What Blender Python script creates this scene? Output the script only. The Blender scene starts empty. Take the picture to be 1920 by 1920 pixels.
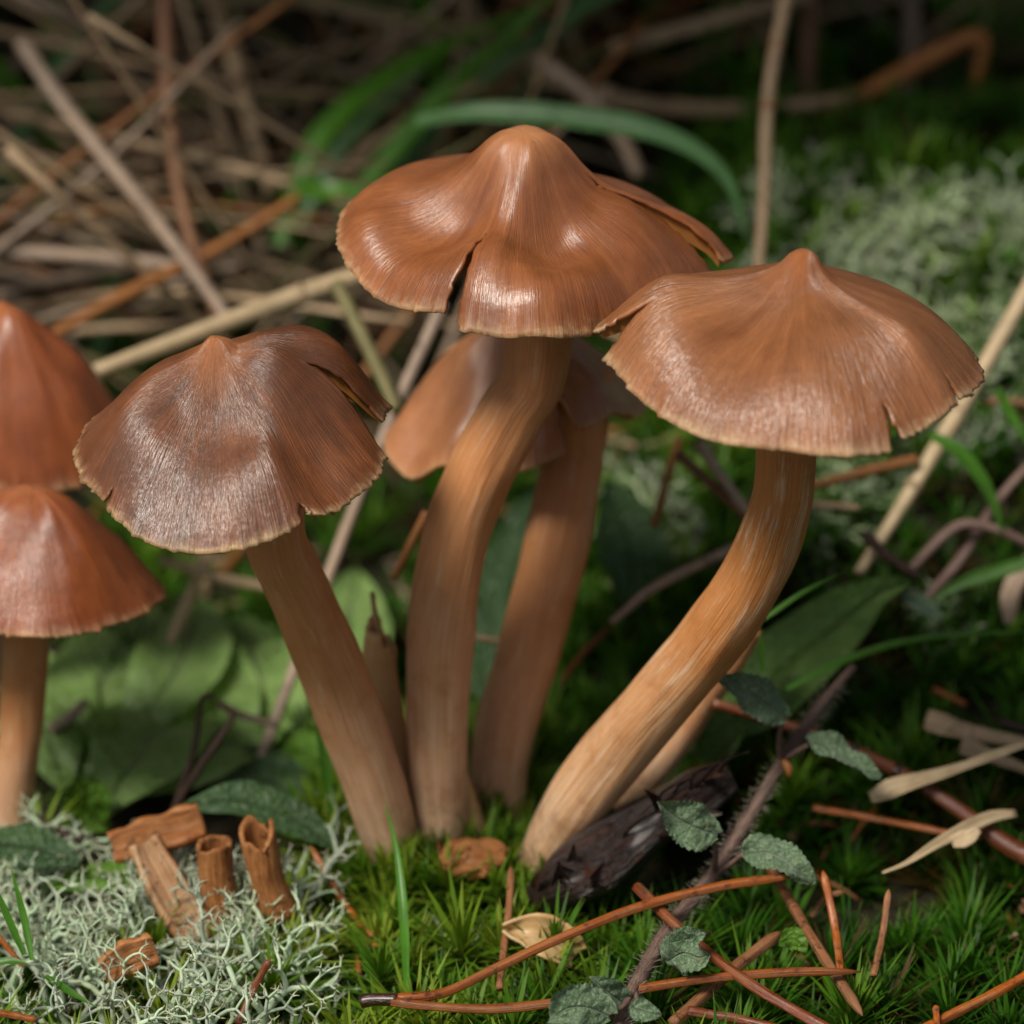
import bpy, math, random
import numpy as np
from mathutils import Vector

random.seed(7)
RNG = np.random.default_rng(7)
R = math.radians
S = 5.4e-5            # metres per unit; one unit is one photo pixel at the mushrooms (picture about 10.4 cm wide)

# ------------------------------------------------------------------ camera
PITCH = R(25)
DIST = 7750.0
FWD = np.array([0, math.cos(PITCH), -math.sin(PITCH)])
UPV = np.array([0, math.sin(PITCH), math.cos(PITCH)])
RGT = np.array([1.0, 0, 0])
CAM = -FWD * DIST + RGT * 60 + UPV * 640
scene = bpy.context.scene
COL = scene.collection
cd = bpy.data.cameras.new('camera')
co = bpy.data.objects.new('camera', cd)
COL.objects.link(co)
co.location = Vector(CAM * S)
co.rotation_euler = (math.pi / 2 - PITCH, 0, 0)
cd.sensor_width = 36.0
cd.lens = 36.0 * DIST / 1920.0
cd.clip_start = 0.005
cd.clip_end = 500
cd.dof.use_dof = True
cd.dof.focus_distance = (DIST - 640) * S
cd.dof.aperture_fstop = (cd.lens / 1000.0) / (142 * S)
cd.dof.aperture_blades = 9
scene.camera = co

# ------------------------------------------------------------------ sky, sun, exposure
SUN_EL, SUN_AZ = R(55), R(-136)     # azimuth from +Y, negative to the left
w = bpy.data.worlds.new('World')
scene.world = w
w.use_nodes = True
wn = w.node_tree
bg = wn.nodes['Background']
sky = wn.nodes.new('ShaderNodeTexSky')
sky.sky_type = 'NISHITA'
sky.sun_disc = False
sky.sun_elevation = SUN_EL
sky.sun_rotation = SUN_AZ
sky.dust_density = 3.0
sky.air_density = 1.0
sky.ozone_density = 1.0
veil = wn.nodes.new('ShaderNodeHueSaturation')      # thin even cloud: the blue is mostly washed out
veil.inputs['Saturation'].default_value = 0.38
wn.links.new(sky.outputs[0], veil.inputs['Color'])
wn.links.new(veil.outputs[0], bg.inputs['Color'])
bg.inputs['Strength'].default_value = 0.05
sl = bpy.data.lights.new('sun', 'SUN')
so = bpy.data.objects.new('sun', sl)
COL.objects.link(so)
sl.energy = 2.8
sl.angle = R(18)
sl.color = (1.0, 0.93, 0.82)
sd = Vector((math.cos(SUN_EL) * math.sin(SUN_AZ), math.cos(SUN_EL) * math.cos(SUN_AZ), math.sin(SUN_EL)))
so.rotation_euler = sd.to_track_quat('Z', 'Y').to_euler()
scene.view_settings.view_transform = 'Standard'
scene.view_settings.look = 'None'
scene.view_settings.gamma = 1
scene.view_settings.use_curve_mapping = False
scene.view_settings.exposure = 0.4
scene.cycles.use_denoising = True
scene.cycles.max_bounces = 8
scene.cycles.transparent_max_bounces = 8

# ------------------------------------------------------------------ helpers: places
def pt(px, py, Y):
    """point seen at pixel (px, py) whose ground distance from the stem cluster is Y"""
    d = RGT * (px - 960) + UPV * (960 - py) + FWD * DIST
    return CAM + d * ((Y - CAM[1]) / d[1])

def sstep(a, b, x):
    t = np.clip((np.asarray(x, float) - a) / (b - a), 0, 1)
    return t * t * (3 - 2 * t)

def sn(x, y, seed=0.0):
    return (np.sin(x * 1.0 + 1.7 * np.sin(y * 0.83 + seed) + seed) + np.sin(y * 1.13 + 1.3 * np.sin(x * 0.71 + 2.1 * seed) + 2.3 * seed)
            + 0.5 * np.sin(2.3 * x + 1.9 * y + 3.1 * seed)) / 2.5

def height(x, y):
    x = np.asarray(x, float); y = np.asarray(y, float)
    right = sstep(60, 620, x)
    bank = np.interp(y, [-3000, 0, 350, 900, 1500, 1900, 2600, 1e7], [0, 0, 90, 420, 790, 800, 560, 560])
    back = np.interp(y, [-1e7, 1500, 2600, 4200, 7000, 9000, 1e7], [0, 0, 250, 900, 2000, 2300, 2300])
    z = np.maximum(bank * right, back)
    z = z + 22 * sn(x / 170, y / 170, 1.0) + 10 * sn(x / 60, y / 60, 2.0)
    z = z - 45 * np.exp(-((x - 430) ** 2 / 260 ** 2 + (y - 60) ** 2 / 220 ** 2))
    return z - 90

def gnd(px, py, lift=0.0):
    """point of the ground seen at pixel (px, py)"""
    d = RGT * (px - 960) + UPV * (960 - py) + FWD * DIST
    d = d / np.linalg.norm(d)
    t = 5600.0
    while t < 16000:
        p = CAM + d * t
        if p[2] - lift <= height(p[0], p[1]):
            break
        t += 8
    return CAM + d * t

def on(x, y, lift=0.0):
    return np.array([x, y, float(height(x, y)) + lift])

# ------------------------------------------------------------------ helpers: objects
def mesh(name, v, f, mat, uvw=None, smooth=True):
    me = bpy.data.meshes.new(name)
    v = np.asarray(v, dtype=np.float32)
    if isinstance(f, np.ndarray):
        n, k = f.shape
        me.vertices.add(len(v)); me.vertices.foreach_set('co', v.ravel())
        me.loops.add(n * k); me.loops.foreach_set('vertex_index', f.astype(np.int32).ravel())
        me.polygons.add(n)
        me.polygons.foreach_set('loop_start', np.arange(0, n * k, k, dtype=np.int32))
        me.polygons.foreach_set('loop_total', np.full(n, k, dtype=np.int32))
        me.update(calc_edges=True)
    else:
        me.from_pydata(v.tolist(), [], f)
    if uvw is not None:
        a = me.attributes.new('uvw', 'FLOAT_VECTOR', 'POINT')
        a.data.foreach_set('vector', np.asarray(uvw, dtype=np.float32).ravel())
    if smooth:
        me.polygons.foreach_set('use_smooth', np.ones(len(me.polygons), dtype=bool))
    me.materials.append(mat)
    return me

def obj(name, geo, mat, origin, parent=None, smooth=True):
    """geo = (verts in scene units, faces[, uvw]); origin in scene units"""
    v, f = geo[0], geo[1]
    uvw = geo[2] if len(geo) > 2 else None
    o = bpy.data.objects.new(name, mesh(name, (np.asarray(v) - origin) * S, f, mat, uvw, smooth))
    COL.objects.link(o)
    if parent is None:
        o.location = Vector(np.asarray(origin) * S)
    else:
        o.parent = parent
    return o

def tag(o, label, cat, group=None):
    o['label'] = label; o['category'] = cat
    if group: o['group'] = group
    return o

def thing(name, origin, label, cat, group=None):
    o = bpy.data.objects.new(name, None)
    o.empty_display_size = 0.002
    COL.objects.link(o)
    o.location = Vector(np.asarray(origin) * S)
    return tag(o, label, cat, group)

def join(geos):
    vs, fs, us, n = [], [], [], 0
    for g in geos:
        vs.append(np.asarray(g[0])); us.append(np.asarray(g[2]))
        fs += [tuple(i + n for i in q) for q in g[1]]
        n += len(g[0])
    return np.vstack(vs), fs, np.vstack(us)

# ------------------------------------------------------------------ helpers: shapes
def spline(P, n):
    """Catmull-Rom through the rows of P, n samples"""
    P = np.asarray(P, float)
    if len(P) == 2:
        t = np.linspace(0, 1, n)[:, None]
        return P[0] * (1 - t) + P[1] * t
    Q = np.vstack([2 * P[0] - P[1], P, 2 * P[-1] - P[-2]])
    d = np.concatenate([[0], np.cumsum(np.linalg.norm(np.diff(P[:, :3], axis=0), axis=1))])
    out = []
    for s in np.linspace(0, d[-1], n):
        i = min(np.searchsorted(d, s, 'right') - 1, len(P) - 2)
        u = (s - d[i]) / (d[i + 1] - d[i] + 1e-9)
        a, b, c, e = Q[i], Q[i + 1], Q[i + 2], Q[i + 3]
        out.append(0.5 * ((2 * b) + (-a + c) * u + (2 * a - 5 * b + 4 * c - e) * u * u + (-a + 3 * b - 3 * c + e) * u ** 3))
    return np.array(out)

def frames(C):
    T = np.gradient(C, axis=0); T /= np.linalg.norm(T, axis=1)[:, None] + 1e-12
    ref = np.array([0, -1.0, 0.15])
    if abs(T[0] @ ref) > 0.9: ref = np.array([1.0, 0, 0])
    N = np.zeros_like(C); n = ref
    for i in range(len(C)):
        n = n - T[i] * (n @ T[i]); n = n / (np.linalg.norm(n) + 1e-12); N[i] = n
    return T, N, np.cross(T, N)

def tube(C, rad, ns=10, flat=1.0, rough=0.0, seed=0.0, caps=True, twist=0.0, start=True):
    C = np.asarray(C, float); n = len(C)
    rad = np.interp(np.linspace(0, 1, n), np.linspace(0, 1, len(rad)), rad) if not np.isscalar(rad) else np.full(n, rad)
    T, N, B = frames(C)
    L = np.concatenate([[0], np.cumsum(np.linalg.norm(np.diff(C, axis=0), axis=1))])
    a = np.linspace(0, 2 * math.pi, ns, endpoint=False)
    v, u = [], []
    for i in range(n):
        aa = a + twist * i / n
        rr = rad[i] * (1 + rough * sn(aa * 2 + 0 * aa, L[i] / 90 + 0 * aa, seed) + 0.5 * rough * sn(aa * 3, L[i] / 35 + 0 * aa, seed + 4))
        v.append(C[i] + N[i] * (np.cos(aa) * rr)[:, None] + B[i] * (np.sin(aa) * rr * flat)[:, None])
        u.append(np.stack([np.cos(aa), np.sin(aa), np.full(ns, i / (n - 1))], 1))
    v = np.vstack(v); u = np.vstack(u)
    f = [(i * ns + j, i * ns + (j + 1) % ns, (i + 1) * ns + (j + 1) % ns, (i + 1) * ns + j) for i in range(n - 1) for j in range(ns)]
    if caps:
        f.append(tuple(range(ns))[::-1]); f.append(tuple((n - 1) * ns + j for j in range(ns)))
    return v, f, u

def blade(P, width, n=16, fold=0.25, nrm=(0, -0.5, 0.85), twist=0.0, prof=None):
    """grass blade: thin V-folded strip with a little thickness"""
    C = spline(P, n)
    T = np.gradient(C, axis=0); T /= np.linalg.norm(T, axis=1)[:, None]
    t = np.linspace(0, 1, n)
    if prof is None:
        wd = width * (0.55 + 0.45 * np.minimum(1, t * 4)) * np.clip((1 - t) * 2.2, 0.02, 1) ** 0.7
    else:
        wd = width * np.interp(t, np.linspace(0, 1, len(prof)), prof)
    v, u = [], []
    for i in range(n):
        N0 = np.asarray(nrm, float); N0 = N0 - T[i] * (N0 @ T[i]); N0 /= np.linalg.norm(N0)
        B0 = np.cross(T[i], N0)
        c, s_ = math.cos(twist * t[i]), math.sin(twist * t[i])
        B = B0 * c + N0 * s_; N = N0 * c - B0 * s_
        h = wd[i] / 2
        v += [C[i] - B * h + N * h * fold, C[i] - B * h * 0.5 + N * h * fold * .4, C[i], C[i] + B * h * .5 + N * h * fold * .4, C[i] + B * h + N * h * fold]
        u += [(-1, 0, t[i]), (-.5, 0, t[i]), (0, 0, t[i]), (.5, 0, t[i]), (1, 0, t[i])]
    f = [(i * 5 + j, i * 5 + j + 1, i * 5 + j + 6, i * 5 + j + 5) for i in range(n - 1) for j in range(4)]
    return np.array(v), f, np.array(u, float)

def leaf(P, width, nrm=(0, -0.45, 0.9), cup=0.12, wave=0.04, serr=0.0, n=28, m=8, seed=0.0, prof=None, vein=0.0):
    C = spline(P, n)
    T = np.gradient(C, axis=0); T /= np.linalg.norm(T, axis=1)[:, None]
    t = np.linspace(0, 1, n)
    pf = prof or [0.1, 0.45, 0.8, 0.98, 1.0, 0.92, 0.72, 0.42, 0.03]
    wd = width * 0.5 * np.interp(t, np.linspace(0, 1, len(pf)), pf)
    wd = wd * (1 + serr * np.abs(((t * 14) % 1.0) - 0.5) * 2 - serr)
    v, u = [], []
    for i in range(n):
        N = np.asarray(nrm, float); N = N - T[i] * (N @ T[i]); N /= np.linalg.norm(N)
        B = np.cross(T[i], N)
        for j in range(2 * m + 1):
            a = (j - m) / m
            z = cup * width * (a * a) * 0.5 + wave * width * sn(a * 2.4 + seed, t[i] * 9 + seed, seed) * abs(a)
            z += vein * width * (math.sin((t[i] * 9 - abs(a) * 1.1) * 2 * math.pi) * 0.5) * min(1, 3 * abs(a)) * (1 - abs(a)) - vein * width * 1.4 * math.exp(-(a / 0.1) ** 2)
            v.append(C[i] + B * a * wd[i] + N * z)
            u.append((a, seed, t[i]))
    k = 2 * m + 1
    f = [(i * k + j, i * k + j + 1, (i + 1) * k + j + 1, (i + 1) * k + j) for i in range(n - 1) for j in range(2 * m)]
    return np.array(v), f, np.array(u, float)

def solid(o, th):
    md = o.modifiers.new('thickness', 'SOLIDIFY'); md.thickness = th * S; md.offset = -1.0
    return o

# ------------------------------------------------------------------ materials
class Mat:
    def __init__(s, name):
        s.m = bpy.data.materials.new(name); s.m.use_nodes = True
        s.t = s.m.node_tree; s.b = s.t.nodes['Principled BSDF']
    def n(s, typ, **kw):
        x = s.t.nodes.new('ShaderNode' + typ)
        for k, val in kw.items():
            if k.startswith('i_'):
                key = k[2:]
                key = int(key) if key.isdigit() else key.replace('_', ' ')
                sock = x.inputs[key]
                if isinstance(val, bpy.types.NodeSocket): s.t.links.new(val, sock)
                else: sock.default_value = val
            else: setattr(x, k, val)
        return x
    def set(s, **kw):
        for k, val in kw.items():
            sock = s.b.inputs[k.replace('_', ' ')]
            if isinstance(val, bpy.types.NodeSocket): s.t.links.new(val, sock)
            else: sock.default_value = val
    def attr(s):
        return s.n('Attribute', attribute_name='uvw')
    def scalevec(s, vec, x, y, z):
        return s.n('VectorMath', operation='MULTIPLY', i_0=vec, i_1=(x, y, z)).outputs[0]
    def noise(s, vec, scale=1.0, detail=4.0, rough=0.6, dist=0.0):
        return s.n('TexNoise', i_Vector=vec, i_Scale=scale, i_Detail=detail, i_Roughness=rough, i_Distortion=dist).outputs['Fac']
    def ramp(s, fac, stops):
        r = s.n('ValToRGB', i_Fac=fac)
        e = r.color_ramp.elements
        while len(e) < len(stops): e.new(0.5)
        for k, (p, c) in enumerate(stops):
            e[k].position = p
            e[k].color = (c, c, c, 1) if np.isscalar(c) else (*c, 1)
        return r.outputs[0]
    def mix(s, fac, a, b, mode='MIX'):
        x = s.n('Mix', data_type='RGBA', blend_type=mode)
        for key, val in (('Factor', fac), ('A', a), ('B', b)):
            i = {'Factor': 0, 'A': 6, 'B': 7}[key]
            if isinstance(val, bpy.types.NodeSocket): s.t.links.new(val, x.inputs[i])
            else: x.inputs[i].default_value = val if key == 'Factor' else (*val, 1)
        return x.outputs[2]
    def math(s, op, a, b=0.0, clamp=False):
        return s.n('Math', operation=op, use_clamp=clamp, i_0=a, i_1=b).outputs[0]
    def bump(s, h, strength=0.4, dist=0.0002, normal=None):
        x = s.n('Bump', i_Height=h, i_Strength=strength, i_Distance=dist)
        if normal: s.t.links.new(normal, x.inputs['Normal'])
        return x.outputs[0]
    def translucent(s, color, fac):
        """mix the principled surface with light coming through the blade"""
        tr = s.n('BsdfTranslucent')
        if isinstance(color, bpy.types.NodeSocket): s.t.links.new(color, tr.inputs[0])
        else: tr.inputs[0].default_value = (*color, 1)
        mx = s.n('MixShader', i_Fac=fac)
        s.t.links.new(s.b.outputs[0], mx.inputs[1]); s.t.links.new(tr.outputs[0], mx.inputs[2])
        s.t.links.new(mx.outputs[0], s.t.nodes['Material Output'].inputs[0])

def cap_material(name, c_light, c_dark, c_umbo, c_edge, rough=0.36, coat=0.3, fibre=0.5, blotch=0.5):
    m = Mat(name)
    uv = m.attr().outputs['Vector']
    t = m.n('SeparateXYZ', i_Vector=uv).outputs[2]
    ob = m.n('TexCoord').outputs['Object']
    broad = m.noise(m.scalevec(uv, 5, 5, 0.9), 1.0, 5, 0.65, 0.3)
    fine = m.noise(m.scalevec(uv, 55, 55, 4.5), 1.0, 3, 0.6)
    finer = m.noise(m.scalevec(uv, 120, 120, 14), 1.0, 2, 0.6)
    spots = m.noise(ob, 150, 4, 0.6)
    col = m.mix(m.ramp(broad, [(0.3, 0), (0.7, 1)]), c_dark, c_light)
    col = m.mix(m.math('MULTIPLY', m.ramp(spots, [(0.42, 0), (0.7, 1)]), blotch), col, c_dark)
    col = m.mix(m.math('MULTIPLY', m.ramp(fine, [(0.38, 0), (0.66, 1)]), 0.30), col, tuple(0.55 * x for x in c_dark))
    col = m.mix(m.math('MULTIPLY', m.ramp(finer, [(0.55, 0), (0.72, 1)]), 0.16), col, tuple(min(1, 1.6 * x + 0.03) for x in c_light))
    col = m.mix(m.ramp(t, [(0.05, 0.8), (0.27, 0)]), col, c_umbo)
    te = m.math('ADD', t, m.math('MULTIPLY', m.math('SUBTRACT', fine, 0.5), 0.05))
    frost = m.noise(ob, 900, 4, 0.7)
    te = m.math('ADD', te, m.math('MULTIPLY', m.math('SUBTRACT', frost, 0.5), 0.10))
    te = m.math('ADD', te, m.math('MULTIPLY', m.math('SUBTRACT', spots, 0.5), 0.10))
    col = m.mix(m.ramp(te, [(0.955, 0), (0.98, 0.3), (1.01, 0.85)]), col, m.mix(m.ramp(broad, [(0.38, 0), (0.58, 1)]), tuple(0.62 * x for x in c_edge), c_edge))
    grit = m.noise(ob, 1000, 5, 0.75)
    col = m.mix(m.ramp(grit, [(0.705, 0), (0.73, 0.75)]), col, (0.05, 0.022, 0.012))
    damp = m.noise(ob, 75, 5, 0.7)
    col = m.mix(m.math('MULTIPLY', m.ramp(damp, [(0.46, 0), (0.62, 1)]), 0.38), col, tuple(0.55 * x for x in c_dark))
    pits = m.noise(ob, 1500, 2, 0.5)
    h = m.math('ADD', m.math('MULTIPLY', fine, 1.0), m.math('MULTIPLY', finer, 0.55))
    h = m.math('ADD', h, m.math('MULTIPLY', pits, 0.35))
    nb = m.bump(h, fibre, 0.0003)
    rg = m.math('ADD', m.math('MULTIPLY', m.math('SUBTRACT', spots, 0.5), 0.45), rough)
    rg = m.math('ADD', rg, m.math('MULTIPLY', m.math('SUBTRACT', 0.5, damp), 0.5))
    rg = m.math('ADD', rg, m.math('MULTIPLY', m.ramp(te, [(0.93, 0), (0.99, 1)]), 0.25))
    m.set(Base_Color=col, Roughness=rg, Normal=nb, Subsurface_Weight=0.22, Subsurface_Radius=(1.0, 0.4, 0.15), Subsurface_Scale=0.0012,
          Coat_Weight=coat, Coat_Roughness=0.3, Specular_IOR_Level=0.5)
    m.t.links.new(nb, m.b.inputs['Coat Normal'])
    return m.m

def stem_material(name, c_top, c_base, c_pale, c_dark, pale_lo=0.55, pale_amt=0.35):
    m = Mat(name)
    uv = m.attr().outputs['Vector']
    t = m.n('SeparateXYZ', i_Vector=uv).outputs[2]
    ob = m.n('TexCoord').outputs['Object']
    fib = m.noise(m.scalevec(uv, 7, 7, 5), 1.0, 5, 0.65)
    fine = m.noise(m.scalevec(uv, 16, 16, 7), 1.0, 4, 0.6)
    patch = m.noise(m.scalevec(uv, 2.5, 2.5, 9), 1.0, 5, 0.65)
    soft = m.noise(ob, 130, 3, 0.55)
    tt = m.math('ADD', t, m.math('MULTIPLY', m.math('SUBTRACT', soft, 0.5), 0.5))
    col = m.mix(m.ramp(tt, [(0.08, 0), (0.62, 1)]), c_base, c_top)
    col = m.mix(m.math('MULTIPLY', m.ramp(fib, [(0.40, 0), (0.62, 1)]), 0.42), col, c_dark)
    pal = m.math('MULTIPLY', m.ramp(patch, [(0.5, 0), (0.62, 1)]), m.ramp(fine, [(pale_lo - 0.07, 0), (pale_lo + 0.08, 1)]))
    col = m.mix(m.math('MULTIPLY', pal, pale_amt), col, c_pale)
    lowpal = m.math('MULTIPLY', m.ramp(t, [(0.12, 0.55), (0.5, 0)]), m.ramp(fine, [(0.36, 0), (0.6, 1)]))
    col = m.mix(lowpal, col, c_pale)
    stain = m.noise(ob, 260, 6, 0.7)
    col = m.mix(m.math('MULTIPLY', m.ramp(stain, [(0.52, 0), (0.68, 1)]), 0.45), col, c_dark)
    dirt = m.math('MULTIPLY', m.ramp(t, [(0.09, 1), (0.24, 0)]), m.ramp(stain, [(0.40, 0), (0.56, 1)]))
    col = m.mix(m.math('MULTIPLY', dirt, 0.7), col, (0.10, 0.055, 0.025))
    scuff = m.noise(m.scalevec(uv, 30, 30, 24), 1.0, 4, 0.7)
    col = m.mix(m.math('MULTIPLY', m.ramp(scuff, [(0.56, 0), (0.70, 1)]), 0.22), col, c_pale)
    speck = m.noise(ob, 900, 5, 0.75)
    col = m.mix(m.ramp(speck, [(0.70, 0), (0.735, 0.8)]), col, (0.05, 0.02, 0.01))
    nb = m.bump(m.math('ADD', fine, m.math('MULTIPLY', fib, 0.8)), 0.75, 0.00035)
    m.set(Base_Color=col, Roughness=0.58, Normal=nb, Subsurface_Weight=0.45, Subsurface_Radius=(1.0, 0.42, 0.16), Subsurface_Scale=0.0018, Specular_IOR_Level=0.4)
    return m.m

def plain_material(name, c1, c2, rough=0.6, sx=(3, 3, 6), bump=0.3, dist=0.0001, spec=0.4, trans=0.0, tcol=None, coat=0.0, lo=0.35, hi=0.68, speck=None, vary=0.0, bands=0.0):
    m = Mat(name)
    uv = m.attr().outputs['Vector']
    ob = m.n('TexCoord').outputs['Object']
    rnd = m.n('ObjectInfo').outputs['Random']
    off = m.n('CombineXYZ', i_0=m.math('MULTIPLY', rnd, 37.0), i_1=m.math('MULTIPLY', rnd, 11.0), i_2=0.0).outputs[0]
    vec = m.n('VectorMath', operation='ADD', i_0=m.scalevec(uv, *sx), i_1=off).outputs[0]
    a = m.noise(vec, 1.0, 5, 0.62)
    b = m.noise(ob, 420, 4, 0.6)
    col = m.mix(m.ramp(a, [(lo, 0), (hi, 1)]), c1, c2)
    col = m.mix(m.math('MULTIPLY', m.ramp(b, [(0.4, 0), (0.7, 1)]), 0.45), col, tuple(0.5 * x for x in c1))
    if speck:
        col = m.mix(m.ramp(m.noise(ob, 1100, 2, 0.5), [(0.62, 0), (0.7, 0.8)]), col, speck)
    if bands:
        bn = m.noise(m.n('VectorMath', operation='ADD', i_0=m.scalevec(uv, 0.25, 0.25, 22), i_1=off).outputs[0], 1.0, 3, 0.7)
        col = m.mix(m.ramp(bn, [(0.60, 0), (0.66, bands)]), col, tuple(0.25 * x for x in c1))
        fade = m.noise(m.n('VectorMath', operation='ADD', i_0=m.scalevec(uv, 0.6, 0.6, 4), i_1=off).outputs[0], 1.0, 3, 0.6)
        col = m.mix(m.math('MULTIPLY', m.ramp(fade, [(0.5, 0), (0.7, 1)]), 0.35), col, (0.40, 0.24, 0.12))
    if vary:
        hs = m.n('HueSaturation', i_Color=col, i_Value=m.math('ADD', 1.0 - vary, m.math('MULTIPLY', rnd, 2 * vary)))
        col = hs.outputs[0]
    m.set(Base_Color=col, Roughness=rough, Normal=m.bump(m.math('ADD', a, m.math('MULTIPLY', b, 0.5)), bump, dist), Specular_IOR_Level=spec, Coat_Weight=coat, Coat_Roughness=0.25)
    if trans:
        tc = m.mix(1.0, col, tcol or (1, 1, 1), 'MULTIPLY')
        m.translucent(tc, trans)
    return m.m

def leaf_material(name, c1, c2, c_vein, rough=0.4, hair=0.0, trans=0.25, veins=9.0, pale=None, wet=0.0):
    m = Mat(name)
    uv = m.attr().outputs['Vector']
    sp = m.n('SeparateXYZ', i_Vector=uv)
    ax = m.math('ABSOLUTE', sp.outputs[0]); t = sp.outputs[2]
    ob = m.n('TexCoord').outputs['Object']
    n1 = m.noise(ob, 260, 5, 0.6); n2 = m.noise(ob, 4200, 3, 0.6)
    ph = m.math('MULTIPLY', m.math('SUBTRACT', m.math('MULTIPLY', t, veins), m.math('MULTIPLY', ax, 1.2)), 6.2832)
    ph = m.math('ADD', ph, m.math('MULTIPLY', n1, 3.0))
    v1 = m.ramp(m.math('COSINE', ph), [(0.93, 0), (1.0, 1)])
    mid = m.ramp(ax, [(0.0, 1), (0.07, 0)])
    vn = m.math('MAXIMUM', m.math('MULTIPLY', v1, 0.55), mid)
    cell = m.n('TexVoronoi', feature='DISTANCE_TO_EDGE', i_Vector=ob, i_Scale=900.0).outputs['Distance']
    col = m.mix(m.ramp(n1, [(0.35, 0), (0.68, 1)]), c1, c2)
    col = m.mix(m.math('MULTIPLY', vn, 0.7), col, c_vein)
    col = m.mix(m.math('MULTIPLY', m.ramp(n2, [(0.5, 0), (0.62, 1)]), 0.6 * hair), col, pale or (0.5, 0.6, 0.5))
    spot = m.noise(ob, 520, 5, 0.7)
    col = m.mix(m.ramp(spot, [(0.645, 0), (0.68, 0.75)]), col, (0.13, 0.085, 0.03))
    h = m.math('SUBTRACT', m.math('ADD', m.math('MULTIPLY', m.ramp(cell, [(0.0, 0), (0.35, 1)]), 0.6), m.math('MULTIPLY', n2, 0.4)), m.math('MULTIPLY', vn, 1.0))
    m.set(Base_Color=col, Roughness=rough, Normal=m.bump(h, 0.8, 0.0004), Specular_IOR_Level=0.5, Sheen_Weight=hair * 0.3, Coat_Weight=wet, Coat_Roughness=0.3)
    m.translucent(m.mix(1.0, col, (1.3, 1.2, 0.5), 'MULTIPLY'), trans)
    return m.m

def moss_material(name, stops):
    m = Mat(name)
    uv = m.attr().outputs['Vector']
    sp = m.n('SeparateXYZ', i_Vector=uv)
    col = m.ramp(sp.outputs[1], stops)
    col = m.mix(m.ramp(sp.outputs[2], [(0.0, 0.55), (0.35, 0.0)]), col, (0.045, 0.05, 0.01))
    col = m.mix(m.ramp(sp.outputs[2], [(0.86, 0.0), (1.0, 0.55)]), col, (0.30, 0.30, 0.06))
    m.set(Base_Color=col, Roughness=0.5, Specular_IOR_Level=0.25)
    m.translucent(m.mix(1.0, col, (1.25, 1.15, 0.5), 'MULTIPLY'), 0.38)
    return m.m

def lichen_material(name, c1, c2, c_tip):
    m = Mat(name)
    uv = m.attr().outputs['Vector']
    t = m.n('SeparateXYZ', i_Vector=uv).outputs[2]
    ob = m.n('TexCoord').outputs['Object']
    n1 = m.noise(ob, 500, 4, 0.6); n2 = m.noise(ob, 2600, 3, 0.6)
    col = m.mix(m.ramp(n1, [(0.35, 0), (0.65, 1)]), c1, c2)
    col = m.mix(m.math('MULTIPLY', m.ramp(n2, [(0.55, 0), (0.66, 1)]), 0.5), col, (0.62, 0.66, 0.55))
    rnd = m.n('ObjectInfo').outputs['Random']
    n3 = m.noise(ob, 240, 4, 0.65)
    col = m.mix(m.math('MULTIPLY', m.ramp(n3, [(0.52, 0), (0.66, 1)]), 0.55), col, (0.22, 0.19, 0.11))
    hs = m.n('HueSaturation', i_Color=col, i_Value=m.math('ADD', 0.78, m.math('MULTIPLY', rnd, 0.4)), i_Saturation=m.math('ADD', 0.8, m.math('MULTIPLY', rnd, 0.5)))
    col = hs.outputs[0]
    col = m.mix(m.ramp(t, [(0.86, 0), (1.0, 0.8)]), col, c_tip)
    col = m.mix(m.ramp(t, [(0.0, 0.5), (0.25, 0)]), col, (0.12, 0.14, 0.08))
    m.set(Base_Color=col, Roughness=0.75, Normal=m.bump(n2, 0.35, 0.0001), Subsurface_Weight=0.15, Subsurface_Radius=(0.6, 0.8, 0.5), Subsurface_Scale=0.0006, Specular_IOR_Level=0.3)
    return m.m

def soil_material():
    m = Mat('dark_humus')
    ob = m.n('TexCoord').outputs['Object']
    n1 = m.noise(ob, 260, 6, 0.65); n2 = m.noise(ob, 60, 4, 0.6)
    col = m.mix(m.ramp(n1, [(0.35, 0), (0.7, 1)]), (0.008, 0.007, 0.004), (0.035, 0.025, 0.013))
    col = m.mix(m.ramp(n2, [(0.45, 0), (0.65, 0.6)]), col, (0.018, 0.03, 0.006))
    m.set(Base_Color=col, Roughness=0.85, Normal=m.bump(n1, 0.8, 0.0012), Specular_IOR_Level=0.25)
    return m.m

M = {}
M['cap_right'] = cap_material('satin_brown_cap', (0.43, 0.175, 0.066), (0.24, 0.085, 0.029), (0.46, 0.15, 0.042), (0.66, 0.45, 0.24), 0.34, 0.32, 0.6, 0.3)
M['cap_center'] = cap_material('waxy_brown_cap', (0.42, 0.152, 0.052), (0.22, 0.068, 0.021), (0.54, 0.24, 0.10), (0.66, 0.42, 0.22), 0.33, 0.32, 0.3, 0.4)
M['cap_left'] = cap_material('wet_umber_cap', (0.27, 0.09, 0.028), (0.10, 0.032, 0.010), (0.44, 0.165, 0.055), (0.60, 0.40, 0.20), 0.33, 0.4, 0.42, 0.65)
M['cap_back'] = cap_material('dull_brown_cap', (0.54, 0.235, 0.10), (0.36, 0.135, 0.052), (0.40, 0.16, 0.07), (0.60, 0.36, 0.17), 0.34, 0.3, 0.25, 0.4)
M['cap_edge'] = cap_material('russet_cap', (0.42, 0.125, 0.036), (0.22, 0.052, 0.013), (0.45, 0.16, 0.06), (0.60, 0.36, 0.18), 0.32, 0.4, 0.3, 0.5)
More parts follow.
